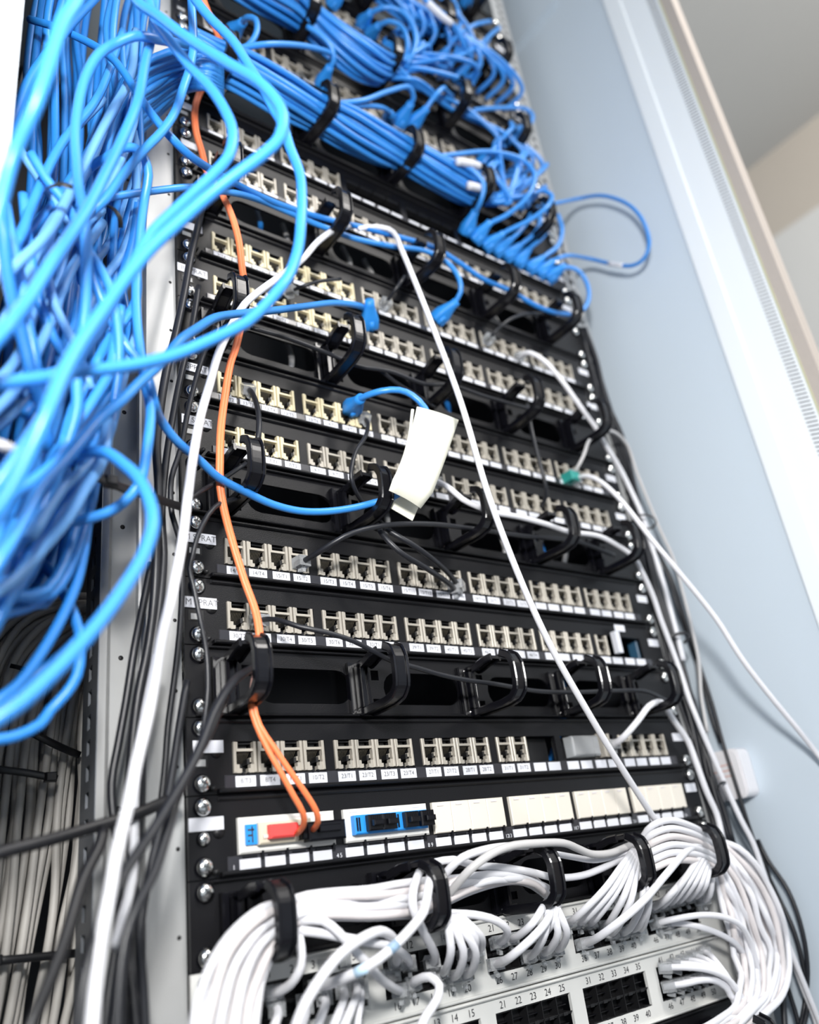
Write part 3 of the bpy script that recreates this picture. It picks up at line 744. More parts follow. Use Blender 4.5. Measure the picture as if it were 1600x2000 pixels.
# grey leads behind the top of the mass
for i in range(4):
    pts = [(175-8*i, -40+8*i, -40), (120-6*i, 55+12*i, -40), (75-4*i, 100+20*i, -40), (48-3*i, 150+22*i, -35), (30, 230+20*i, -30)]
    cable('patch_cable', 'grey cable curving behind the blue ones by the white frame edge', CT, pts, 5.4, GREYC, 'grey cables by the frame edge', step=9, n=8)
cable('patch_cable', 'short grey cable end poking in at the left edge at mid height', CT, [(-20,862,330),(0,868,330),(22,876,335),(45,884,345)], 4.2, GREYL)

# ---------- taut blue bundle through the manager (row 15)
def bundle(path, n, rx_, rz_, dia, lab, grp, mats, seed, tails=None, n_side=8, heads=None):
    """n cables following a world-mm path; offsets in an oval cross section (y,z) that keeps neighbours apart"""
    r = random.Random(seed); offs = []
    for i in range(n):
        a = 2.39996*i; q = math.sqrt((i+.5)/n); offs.append((math.cos(a)*q, math.sin(a)*q))
    for i, (a, b) in enumerate(offs):
        pts = []
        for j, (p, sc) in enumerate(path):
            c, s_ = math.cos(.35*j*.5), math.sin(.35*j*.5); u, v = a*c-b*s_, a*s_+b*c
            pts.append((p[0]+r.uniform(-1, 1), p[1]+u*rx_*sc+r.uniform(-.8, .8), p[2]+v*rz_*sc+r.uniform(-.8, .8)))
        if heads: pts = heads(i, r)+pts
        if tails: pts = pts+tails(i, r)
        cable('patch_cable', lab, CT, pts, dia, mats[i % len(mats)], grp, world=True, step=7, n=n_side)
k = 15
path = [((-10, -24, k*U+20), 1.05), ((10, -26, k*U+21), .95), ((40, -29, k*U+20), 1), ((80, -31, k*U+17), 1.05), ((117, -29, k*U+19), .92), ((150, -31, k*U+16), 1.05), ((190, -31, k*U+15), 1.0), ((216, -29, k*U+19), .9), ((255, -31, k*U+15), .9), ((314, -28, k*U+19), .8)]
def tails15(i, r):
    q = 14+i % 10
    if i < 9 or i > 22: return []
    j = J(16+(i % 2), 18+i % 6)
    return [(352+r.uniform(-6, 6), -34+r.uniform(-6, 4), k*U+22+r.uniform(-6, 8)), (j[0]-14, -42+r.uniform(-6, 4), j[2]-14+r.uniform(-6, 6)), (j[0]+7, -38, j[2]+9), j]
bundle(path, 26, 19, 17.5, 5.5, 'blue cable in the thick taut bundle stretched through the manager rings', 'blue cables in the taut bundle', [BLUE, BLUEB, BLUE], 3, tails=tails15)
# row of blue plugs at the right end of row 14
ends14 = [[(908,458,3),(925,420,22),(938,396,38),(945,360,50),(925,335,50),(885,315,45),(825,300,36)],
          [(925,472,3),(952,440,20),(990,420,34),(1030,385,52),(1044,340,58),(1020,312,52),(965,297,45),(880,303,40),(815,312,34)],
          [(945,485,3),(985,455,22),(1035,430,42),(1068,405,56),(1076,380,52),(1060,372,46)],
          [(965,495,3),(1005,462,20),(1025,440,26),(1035,420,24),(1030,395,20)],
          [(985,505,3),(1018,478,16),(1045,455,24),(1055,430,24),(1050,405,20)],
          [(1008,518,3),(1035,485,16),(1058,465,22),(1072,440,24),(1068,410,20)],
          [(1030,528,3),(1065,500,16),(1090,480,22),(1098,450,24),(1090,420,18)],
          [(1050,538,3),(1075,515,16),(1092,505,22),(1110,500,30)],
          [(1068,546,3),(1090,530,14),(1100,520,22)]]
onames = ['first', 'second', 'third', 'fourth', 'fifth', 'sixth', 'seventh', 'eighth', 'ninth']
for i, p in enumerate(ends14):
    if i == 7:
        p = [(1050,538,3),(1078,512,16),(1100,501,24),(1150,505,18),(1203,517,10),(1238,518,8),(1258,505,8),(1268,478,8),(1260,440,10),(1238,408,14),(1208,390,18),(1170,382,22),(1130,388,26),(1086,397,30),(1060,400,30)]
        p = [(a, b, c) for a, b, c in p]
        cable('patch_cable', 'blue cable making the wide loop out over the pale cabinet wall', CT, p, 4.6, BLUE, start='boot', sleeves=[('cable_marker', .30, .345, TAG, 2.9)], step=5, xmax=512)
        continue
    if i == 8:
        p = [(1068,546,3),(1092,528,16),(1112,522,26),(1133,532,30),(1148,558,30),(1150,585,28),(1140,604,24),(1125,612,20)]
        cable('patch_cable', 'blue cable curling down against the cabinet wall from the last boot of the row', CT, p, 5.2, BLUE, start='boot', step=5)
        continue
    cable('patch_cable', "blue cable of the %s boot from the left in the plugged row at right" % onames[i], CT, p, 5.4, BLUE, start='boot', step=5)
cable('patch_cable', 'blue cable with white end sleeve wound below the taut bundle at its right', CT, [(955,300,30),(1000,310,34),(1020,330,30),(995,345,26),(955,352,20),(925,345,20)], 5.0, BLUEB, sleeves=[('cable_marker', .70, .98, TAG, 3.3)])
for i, p in enumerate([[(893,315,52),(920,320,52),(935,325,50)], [(915,362,44),(940,368,44),(955,372,42)], [(1028,360,30),(1040,366,30)], [(975,388,24),(990,396,22)]]):
    mb = MB(); mb.sweep(spline([at(*q) for q in p], 3), 4.2, 12, 0); o = mb.build('cable_marker_sleeve', TAG, None, origin=tuple(at(*p[0])))
    tag(o, ['white marker sleeve on the outermost blue arc right of the taut bundle', 'white marker sleeve at the lower end of the taut bundle', 'small white marker sleeve on a blue lead by the last ring', 'short white marker sleeve among the blue leads above the boots'][i], 'cable marker')

# ---------- sagging bundle on row 18 and its continuation
k = 18
path = [((-15, -24, k*U+40), 1), ((19, -27, k*U+26), .95), ((60, -32, k*U+14), 1.05), ((100, -34, k*U+14), 1.1), ((119, -30, k*U+16), .95), ((145, -34, k*U-4), 1.1), ((175, -36, k*U-14), 1.15), ((205, -33, k*U-4), 1.0), ((217, -29, k*U+12), .85)]
def tails18(i, r):
    if i % 5 == 3: return []
    if i % 3 == 0:
        j = J(17, 19+(i//3) % 5)
        return [(250, -30+r.uniform(-5, 5), k*U+14+r.uniform(-4, 4)), (314, -27+r.uniform(-5, 5), k*U+16+r.uniform(-4, 4)), (j[0]-16, -34, k*U+6), (j[0]+6, -34, j[2]+10), j]
    x = r.uniform(240, 330); return [(240+r.uniform(-6, 6), -38+r.uniform(-5, 5), k*U+30+r.uniform(-6, 10)), (x, -50+r.uniform(-8, 8), k*U+50+r.uniform(-10, 12)), (x+14, -18, k*U+62+r.uniform(-6, 20))]
bundle(path, 20, 17, 16, 5.5, 'blue cable in the sagging bundle running through rings near the top', 'blue cables in the sagging bundle', [BLUE, BLUEB], 5, tails=tails18)
# ---------- bundle leaving the top edge on row 21
k = 21
def tails21(i, r):
    j = J(20, 13+i % 11); return [(min(j[0], 350)+r.uniform(-6, 6), -40, k*U+6+r.uniform(-5, 5)), (j[0]+6, -34, j[2]+9), j]
path = [((60, -28, k*U+30), 1), ((119, -28, k*U+18), 1), ((165, -30, k*U+8), 1.05), ((217, -28, k*U+18), .9), ((265, -31, k*U+6), 1), ((314, -27, k*U+18), .9)]
bundle(path, 13, 14, 12, 5.5, 'blue cable in the blurred run along the top edge of the rack', 'blue cables in the topmost run', [BLUE, BLUEB], 8, tails=tails21)

# ---------- upper leads with boots, traced
UP = [
('blue lead with a hanging boot between the two bundles, left of the second ring', [(626,172,2),(640,140,22),(652,118,34),(648,94,40),(625,68,40),(600,52,36)]),
('blue lead arching level from the first ring to the hanging boot', [(650,128,20),(648,108,34),(613,94,45),(567,87,50),(515,87,50),(470,94,42),(430,104,34)]),
('thick blue boot looping back on itself near the first upper ring', [(448,70,2),(470,48,22),(484,34,38),(499,38,44),(502,60,44),(490,84,40),(472,98,36)]),
('blue lead ending in a tapered boot below the sagging bundle', [(778,245,2),(795,215,20),(808,190,34),(800,172,40),(760,178,42),(710,196,40),(665,202,34)]),
('blue lead in a short arch right of the second ring of the taut bundle', [(760,232,2),(762,222,18),(745,210,30),(700,207,34),(665,214,30)]),
('outer blue loop above the sagging bundle', [(705,50,3),(722,28,24),(750,15,40),(782,22,48),(805,48,52),(812,85,50),(800,118,42),(790,135,32)]),
('inner blue loop above the sagging bundle', [(720,72,3),(738,52,24),(760,42,38),(782,50,44),(795,75,46),(795,105,40),(786,125,32)]),
('innermost blue loop with its boot pointing down above the sagging bundle', [(752,98,3),(772,70,22),(786,62,34),(798,85,40),(798,112,36)]),
('blue cable running from the third upper ring up to the right post', [(790,140,30),(820,135,36),(860,122,40),(900,108,40),(940,85,34),(962,65,24),(975,55,14)]),
('blue lead with boot left of the tan blurred ports', [(862,150,3),(878,122,20),(890,105,28),(892,70,34),(880,40,34),(850,15,30),(820,-20,26)]),
('blue lead with boot right beside its twin near the tan ports', [(888,158,3),(905,138,18),(922,110,28),(925,80,32),(905,40,34),(870,5,34),(835,-30,30)]),
('blue lead with boot pointing right below the tan ports', [(905,170,3),(925,150,16),(935,120,24),(945,95,26),(955,75,22)]),
('blue lead hanging down from the top edge by the tagged cable', [(838,62,20),(865,68,30),(890,62,30),(900,40,30),(890,10,30),(870,-30,30)]),
('blue lead bent under the fourth ring near the right post', [(1010,285,3),(1020,265,16),(1034,245,26),(1040,225,24),(1030,215,20),(960,212,26),(925,216,26)]),
('blue lead with boot tucked below its neighbour near the right post', [(985,275,3),(1002,262,16),(1022,250,24),(1036,235,22)]),
('blue lead emerging over the top edge left of the tagged cable', [(745,-30,40),(780,5,40),(800,35,38),(812,60,34),(815,95,34),(806,125,28)]),
('blue lead with a boot at the top edge right of centre', [(905,12,3),(918,-10,20),(925,-40,30)]),
('blue lead running level into the post near the top', [(905,62,20),(925,50,28),(945,44,26),(958,42,14)]),
]
for lab, p in UP:
    big = any(s in lab for s in ('running from the third', 'emerging over', 'hanging down', 'level into the post'))
    if 'arching level' in lab: cable('patch_cable', lab, CT, p, 5.4, BLUE); continue
    cable('patch_cable', lab, CT, p, 5.4, BLUE, start=None if big else 'boot')
cable('patch_cable', 'blue cable with a long white label sleeve at the top edge of the rack', CT, [(800,-40,60),(835,5,58),(860,30,56),(890,55,52),(905,85,46),(915,110,36)], 6.2, BLUE, sleeves=[('cable_marker', .30, .62, TAG, 4.0)])
for i, (g, kk) in enumerate([(13, 17), (17, 16), (19, 17), (8, 20), (16, 20)]):
    j = J(kk, g); p = [j, (j[0]+4, -24, j[2]+4), (j[0]+10, -42, j[2]+16), (j[0]+22, -44, j[2]+32), (j[0]+34, -36, j[2]+44+6*(i % 3)), (j[0]+50, -30, j[2]+52+5*(i % 4))]
    cable('patch_cable', 'short blue lead with boot in the crowded blurred rows near the top', CT, p, 5.4, BLUE, 'short blue leads in the upper rows', start='boot', world=True)

# ---------- orange fibre pair
of = [(380,-60,60),(395,0,50),(407,30,45),(420,60,40),(430,85,34),(432,120,26),(415,150,24),(393,172,20),(384,190,16),(378,217,16),(381,259,18),(392,297,20),(402,336,24),(420,362,30),(436,388,38),(450,420,36),(463,465,34),(470,519,34),(475,560,40),(472,610,44),(459,676,42),(448,708,42),(438,767,44),(429,837,46),(427,900,44),(427,940,42),(433,985,40),(452,1059,36),(476,1136,36),(497,1195,38),(505,1245,40)]
oa = of+[(503,1285,38),(497,1330,32),(490,1375,30),(500,1415,32),(520,1458,34),(548,1508,36),(575,1557,36),(592,1588,34),(593,1612,26),(580,1628,14)]
ob = [(x+5, y+1, v) for x, y, v in of]+[(508,1285,38),(502,1330,32),(496,1375,30),(508,1418,32),(534,1458,34),(568,1508,36),(602,1557,36),(618,1585,34),(621,1606,28),(612,1620,16)]
for pts, lab in ((oa, 'orange fibre cable ending in the red connector'), (ob, 'orange fibre cable ending in the black connector beside the red one')):
    P = [at(*p) for p in pts]; S = spline(P, 5)
    t = thing('fibre_cable', lab, 'cable', W(*P[0]), 'orange fibre pair')
    mb = MB(); mb.sweep(S, 1.75, 10, 0); mb.build('jacket', ORANGE, t, origin=tuple(P[0]))
    # clear sleeve wrapped round the pair below the ring
    e = S[-1]
    if 'red' in lab and 'beside' not in lab:
        mb = MB(); mb.box(36, 54, -14, -8.5, U+17.2, U+25, 0, 1.2); mb.prism([(54, U+17.6), (e.x+2, U+19), (e.x+2, U+22.5), (54, U+24.6)], 'y', -13.5, -9, 0)
        mb.build('fibre_connector', RED, t, origin=tuple(P[0]))
    else:
        mb = MB(); mb.box(e.x-2, e.x+24, -15, -7.5, U+13.5, U+24.5, 0, 1.2); mb.box(e.x-6, e.x-2, -13.5, -8, U+15, U+23.5, 0, .8); mb.box(e.x+4, e.x+19, -17, -15, U+18, U+22, 0, .5)
        mb.build('fibre_connector', PLASTIC, t, origin=tuple(P[0]))
mb = MB(); S = spline([at(498,1316,36)+Vector((2, 0, 0)), at(494,1345,32)+Vector((2, 0, 0)), at(493,1368,31)+Vector((2, 0, 0))], 3); mb.sweep(S, 3.9, 12, 0)
o = mb.build('fibre_sleeve', PINK, None, origin=tuple(S[0])); tag(o, 'pale pink sleeve wrapped round the orange fibre pair inside the first ring', 'sleeve')

# ---------- long white leads
cable('patch_cable', 'long white cable running straight across the ports from top left to bottom right', CT,
 [(700,447,28),(732,443,30),(760,448,34),(774,462,44),(782,482,56),(800,524,66),(840,624,76),(900,785,80),(962,990,80),(1060,1230,74),(1155,1402,66),(1240,1540,52),(1288,1612,38),(1302,1628,30)], 4.8, WHITE, step=8)
cable('patch_cable', "white cable dropping from an upper ring past the orange fibre to the bottom left", CT,
 [(690,440,24),(658,447,30),(620,473,42),(592,505,50),(557,533,55),(504,571,60),(478,594,62),(455,631,64),(427,690,66),(410,750,68),(392,813,70),(378,890,72),(368,960,74),(356,1060,76),(336,1162,80),(315,1250,82),(292,1385,86),(266,1494,90),(250,1575,92),(228,1666,96),(213,1753,98),(200,1816,100),(188,1900,104),(180,2000,108),(174,2080,110)], 5.4, WHITE, step=8)
cable('patch_cable', 'second white cable beside the post, seen between black ones at lower left', CT,
 [(306,1280,30),(284,1390,30),(270,1470,26),(262,1560,24),(262,1640,26),(258,1720,30),(240,1790,40),(225,1850,50)], 5, WHITE, step=8)
R = [
('white cable from behind the paper tag through the rings and down the right side', WHITE, 4.8,
 [(848,938,4),(862,944,20),(880,955,30),(903,975,36),(931,989,38),(962,1000,40),(1015,1010,40),(1067,1024,38),(1109,1038,34),(1172,1048,32),(1207,1066,32),(1239,1090,30),(1253,1115,24),(1274,1160,18),(1291,1210,14),(1312,1265,12),(1330,1315,12),(1345,1362,14),(1360,1400,16),(1378,1444,16),(1399,1492,16),(1420,1540,16),(1447,1600,18),(1471,1646,20),(1490,1700,20),(1520,1790,20),(1550,1870,20),(1578,1940,20),(1600,1995,20),(1615,2040,20)]),
("straight white cable crossing the pale wall to the right edge of the picture", WHITE, 4.6,
 [(1122,945,4),(1130,933,14),(1148,930,26),(1172,940,38),(1207,971,50),(1242,1013,60),(1263,1041,64),(1295,1080,70),(1330,1122,74),(1400,1210,80),(1450,1288,84),(1510,1366,88),(1555,1420,90),(1600,1477,92),(1680,1580,96),(1800,1730,100),(1960,1940,104)]),
('white cable from the upper right ports curving down to the right post', WHITE, 5.0,
 [(1012,698,3),(1025,690,16),(1038,690,24),(1062,704,30),(1097,743,34),(1132,792,34),(1165,838,30),(1183,870,22),(1211,915,14),(1232,957,12),(1253,1003,12),(1268,1050,12),(1282,1096,10),(1296,1140,10),(1308,1185,10),(1320,1230,10),(1335,1290,12)]),
('thin grey cable from the green plug, arching to the right post', GREYL, 3.4,
 [(1117,930,4),(1127,915,18),(1140,890,26),(1150,862,30),(1165,846,32),(1181,841,30),(1206,848,22),(1227,872,16),(1243,920,10),(1265,975,10),(1290,1035,12),(1315,1090,14),(1335,1160,14),(1350,1220,14),(1365,1290,14),(1370,1360,14),(1382,1430,14)]),
('white cable rising from the ports right of the transparent module to the last ring', WHITE, 5.4,
 [(1193,1458,3),(1205,1450,14),(1220,1438,24),(1246,1408,32),(1267,1380,34),(1285,1371,32),(1297,1376,26),(1310,1398,18),(1325,1420,14),(1344,1448,12),(1365,1504,12),(1382,1550,12),(1400,1590,12),(1412,1640,12)]),
]
for lab, m, d, pts in R:
    cable('patch_cable', lab, CT, pts, d, m, start='clear', step=6)
mb = MB(); c = at(1114,934,8); mb.box(c.x-6, c.x+6, -16, -2, c.z-5, c.z+5, 0, 1.5); o = mb.build('green_plug', GREEN, None, origin=tuple(c)); tag(o, 'small green plug in the right ports below the loose grey lead', 'plug')

# ---------- white leads on the numbered panels
k = 0
WM = [WHITE, WHITE, WHITEW]
def fan(outer, inner, n, lab, grp, dia=4.8, seed=1, jitter=3, lo=0, hi=1, mats=WM, depth=0):
    r = random.Random(seed)
    for i in range(n):
        t = lo+(hi-lo)*i/max(1, n-1); m = min(len(outer), len(inner))
        pts = [lerp(outer[j], inner[j], t) for j in range(m)]
        pts = [(x+r.uniform(-jitter, jitter)*.6, y+r.uniform(-jitter, jitter)*.6, v+r.uniform(-3, 3)+depth*(i % 2)) for x, y, v in pts]
        cable('patch_cable', lab, CT, pts, dia, mats[i % len(mats)], grp, step=6)
O_ = [(368,2060,75),(390,1950,72),(420,1870,66),(462,1812,56),(512,1775,44),(560,1758,34),(600,1750,34),(660,1742,38),(720,1735,40),(780,1728,38),(835,1722,30),(870,1716,30),(905,1712,34),(950,1706,36),(1000,1708,32),(1040,1716,28),(1068,1735,24)]
I_ = [(492,2060,70),(500,1965,66),(512,1910,58),(530,1868,50),(550,1838,42),(570,1815,34),(600,1796,34),(660,1792,38),(720,1792,40),(780,1790,38),(820,1782,30),(868,1762,30),(905,1745,34),(950,1730,36),(1000,1722,34),(1040,1730,28),(1068,1750,24)]
fan(O_, I_, 10, 'white cable in the bunch arcing up at bottom left and along through three rings', 'white bunch through the lower rings', 4.7, 2, 5, depth=-6)
fan([(x+10, y+8, v-14) for x, y, v in O_[:8]], [(x-6, y-4, v-14) for x, y, v in I_[:8]], 8, 'white cable rising at bottom left into the first lower ring', 'white cables rising at the bottom left', 4.9, 4, 4)
WL = [
('white flat-looking cable arching over the third lower ring', GREYL, 5.2, [(872,1752,30),(892,1728,42),(917,1700,52),(959,1668,58),(997,1653,58),(1050,1647,56),(1102,1647,52),(1130,1658,46),(1155,1668,42),(1190,1667,38),(1225,1654,32),(1262,1640,28)]),
('white cable in a low arch left of the third lower ring', WHITE, 4.8, [(860,1720,32),(880,1695,42),(903,1675,48),(945,1660,50),(987,1653,48),(1030,1652,46)]),
('white cable crossing below the third lower ring towards the fourth', WHITE, 4.8, [(850,1684,30),(885,1679,34),(927,1690,36),(980,1694,36),(1036,1703,34),(1085,1714,32),(1137,1710,32),(1176,1696,32),(1211,1679,30),(1250,1664,28)]),
('thin white cable linking the third and fourth lower rings', WHITE, 4.2, [(1085,1668,34),(1120,1674,34),(1160,1680,34),(1200,1672,32),(1240,1660,30)]),
('white cable with blue printed marks crossing in front of the second lower ring', WHITE, 5.4, [(842,1706,48),(836,1740,54),(828,1780,58),(802,1815,60),(760,1857,60),(718,1889,56),(672,1910,44),(640,1922,24),(618,1926,6)]),
('white cable hanging steeply out of the second lower ring', WHITE, 5.2, [(819,1704,40),(808,1735,48),(806,1765,50),(816,1796,48),(832,1828,40),(850,1868,24),(842,1885,8)]),
('white cable looping from the first lower ring down to socket 16', WHITE, 5.0, [(585,1798,34),(630,1798,40),(662,1822,44),(690,1854,44),(718,1882,42),(742,1910,36),(770,1930,20),(786,1937,6)]),
('white cable swaying from the first lower ring towards the second column group', WHITE, 5.0, [(585,1817,34),(637,1824,38),(680,1833,42),(722,1840,44),(765,1850,40),(795,1870,26),(800,1885,8)]),
('large white arch rising from the bottom edge left of centre', WHITE, 5.6, [(568,2040,60),(580,2000,62),(599,1955,64),(630,1906,64),(665,1864,60),(707,1833,54),(742,1819,48),(768,1833,38),(777,1868,22),(772,1884,6)]),
('white cable dropping from the first lower ring to the first socket', WHITE, 4.8, [(572,1800,30),(582,1822,32),(588,1850,36),(588,1885,36),(576,1912,32),(560,1928,24),(539,1938,14),(520,1940,4)]),
('white cable curled over at the bottom below socket 18', WHITE, 5.2, [(803,1925,4),(815,1914,20),(840,1908,32),(858,1925,38),(852,1955,42),(832,1985,44),(808,2040,46)]),
('thin white cable standing up at the bottom edge left of socket 16', WHITE, 4.0, [(695,2040,30),(700,1990,26),(706,1950,18),(704,1925,6)]),
('white cable from the bunch down towards socket 26', WHITE, 5.2, [(1090,1770,34),(1081,1772,40),(1064,1805,48),(1036,1836,48),(1004,1864,40),(980,1880,22),(965,1884,5)]),
('white cable from the second lower ring bending into socket 21', WHITE, 5.0, [(875,1784,32),(927,1787,38),(969,1798,40),(990,1815,36),(987,1833,24),(970,1843,6)]),
('long white cable sweeping from the last ring down to socket 36', WHITE, 5.4, [(1396,1644,32),(1347,1658,46),(1302,1707,52),(1260,1756,52),(1218,1794,48),(1176,1826,34),(1150,1840,14),(1136,1845,3)]),
('white cable from the last ring sweeping to socket 42 region', WHITE, 5.0, [(1386,1637,30),(1365,1679,40),(1337,1717,42),(1305,1752,34),(1284,1768,18),(1272,1775,4)]),
('white cable looping straight down from the last ring and turning back', WHITE, 5.0, [(1386,1660,32),(1390,1700,34),(1389,1735,30),(1382,1755,20),(1368,1760,8)]),
('upper white cable leaving socket 46 to the right in an arch', WHITE, 4.6, [(1280,1806,3),(1296,1800,14),(1333,1792,26),(1375,1787,34),(1417,1792,38),(1448,1809,38),(1468,1846,34),(1479,1890,30),(1485,1930,26)]),
('lower white cable leaving socket 46 to the right', WHITE, 4.6, [(1292,1806,3),(1319,1803,14),(1361,1809,24),(1403,1823,28),(1437,1843,28),(1459,1874,24),(1470,1905,22),(1475,1935,20)]),
('thin white cable along the right edge beyond the white bundle', WHITE, 4.2, [(1530,1800,16),(1548,1870,16),(1568,1930,16),(1590,1985,16),(1605,2040,16)]),
]
for lab, m, d, pts in WL:
    st = 'clear' if pts[0][2] <= 4 else None; en = 'clear' if pts[-1][2] <= 8 else None
    cable('patch_cable', lab, CT, pts, d, m, start=st, end=en, step=5, sleeves=[('printed_mark', a, a+.012, LBLUE, d/2+.06) for a in (.40, .43, .57)] if 'printed' in lab else ())
# drops into the port groups
def drop(p0, px, py, lab, grp, bulge=0, d=4.8, mid=.5, v0=32):
    a = at(*p0); b = at(px, py, 3)
    mx = (p0[0]*(1-mid)+px*mid+bulge, p0[1]*.45+py*.55, 44)
    pts = [p0, ((p0[0]*2+mx[0])/3, (p0[1]*2+mx[1])/3, 44), mx, ((mx[0]+px*2)/3+bulge*.35, (mx[1]*.8+py*2.2)/3, 28), (px, py, 3)]
    cable('patch_cable', lab, CT, pts, d, WHITE, grp, end='clear', step=5)
for i, (px, py, b) in enumerate([(862,1903,14), (880,1912,26), (903,1908,34), (905,1868,30), (930,1858,24)]):
    drop((872+6*i, 1786, 32), px, py, 'white cable curving from the second lower ring into sockets 11 to 20', 'white drops into sockets 11 to 20', b)
for i, (px, py, b) in enumerate([(995,1836,10), (1030,1871,14), (1058,1864,22), (1085,1857,22), (1050,1830,10)]):
    drop((1066+6*i, 1764, 34), px, py, 'white cable curving from the third lower ring into sockets 21 to 30', 'white drops into sockets 21 to 30', b)
for i, (px, py, b) in enumerate([(1106,1805,0), (1128,1805,4), (1150,1806,2), (1180,1812,4), (1192,1826,10), (1212,1826,22), (1232,1819,24), (1246,1819,16)]):
    drop((1236+3*i, 1662+3*i, 34), px, py, 'white cable fanning from the fourth lower ring into sockets 31 to 40', 'white drops into sockets 31 to 40', b, mid=.45)
for i, (px, py, b) in enumerate([(1290,1772,2), (1306,1766,4), (1322,1762,6), (1340,1757,8), (1356,1752,8)]):
    drop((1374+3*i, 1662+8*i, 34), px, py, 'white cable from the last lower ring into sockets 41 to 45', 'white drops into sockets 41 to 45', b)
for i in range(6):    # arcs between the fourth and the last ring
    s = 17*i; e = 7*i
    pts = [(1252,1668+4*i,26),(1258,1632+s*.8,34),(1275,1612+s,44),(1307,1602+s*.95,48),(1347,1612+s*.8,46),(1383,1632+e*1.6,38),(1405,1650+e*1.4,30),(1420,1666+e,26)]
    cable('patch_cable', 'white cable arching between the fourth and the last lower ring', CT, pts, 5.0, WM[i % 3], 'white arcs at the last lower rings', step=5)
O_ = [(1412,1645,28),(1440,1660,34),(1470,1688,38),(1498,1730,38),(1524,1785,36),(1541,1840,34),(1541,1894,34),(1526,1944,34),(1495,1984,36),(1455,2012,36),(1400,2040,36)]
I_ = [(1392,1700,24),(1400,1725,26),(1408,1755,26),(1416,1790,26),(1426,1830,26),(1436,1866,26),(1444,1900,26),(1448,1930,28),(1438,1962,30),(1405,1990,32),(1350,2020,34)]
fan(O_, I_, 17, 'white cable in the thick bundle bowing down the right side of the numbered panels', 'white bundle at the right of the numbered panels', 5.0, 9, 7, depth=-5)
fan([(x-10, y, v-12) for x, y, v in O_], [(x+4, y, v-8) for x, y, v in I_], 10, 'white cable in the thick bundle bowing down the right side of the numbered panels', 'white bundle at the right of the numbered panels', 5.0, 10, 8)
for i in range(5):    # leads out of sockets 41-50 of the lower panel
    pts = [(1290+20*i,1890-8*i,3),(1330+14*i,1889-6*i,16),(1372+7*i,1892-3*i,26),(1405+3*i,1902,30),(1432,1922+i,30),(1446+i,1950,28),(1448,1985,28)]
    cable('patch_cable', 'white cable leaving the top sockets 41 to 45 of the lower numbered panel', CT, pts, 4.6, WHITE, 'white leads from the lower sockets 41 to 45', start='clear', step=5)
    pts = [(1298+18*i,1927-5*i,3),(1335+13*i,1922-4*i,16),(1372+7*i,1914,24),(1402+4*i,1918,26),(1425,1938+i,26),(1436+i,1962,26),(1436,1990,26)]
    cable('patch_cable', 'white cable leaving the bottom sockets 46 to 50 of the lower numbered panel', CT, pts, 4.6, WHITE, 'white leads from the lower sockets 46 to 50', start='clear', step=5)
# stubs in the first socket group
for i, (x, y) in enumerate([(535,1990), (590,1985), (628,1968), (665,1955), (690,1945)]):
    cable('patch_cable', 'white cable coming up from the bottom edge into sockets 1 to 10', CT, [(x+4,y-30,3),(x+8,y-8,16),(x-4,y+26,28),(x-30,y+90,36)], 5.0, WHITE, 'white stubs in sockets 1 to 10', start='clear')
for i, (x, y) in enumerate([(640,1886), (662,1880), (760,1905), (878,1830), (905,1822)]):
    p0 = at(x, y, 3); clear = MB(); clear.box(p0.x-5.4, p0.x+5.4, -9, 2, p0.z-4, p0.z+4, 0, 1)
    tag(clear.build('clear_plug', CLEAR, None, origin=tuple(p0)), 'clear plug without a visible lead in the left numbered sockets', 'plug', 'clear plugs in the numbered sockets')

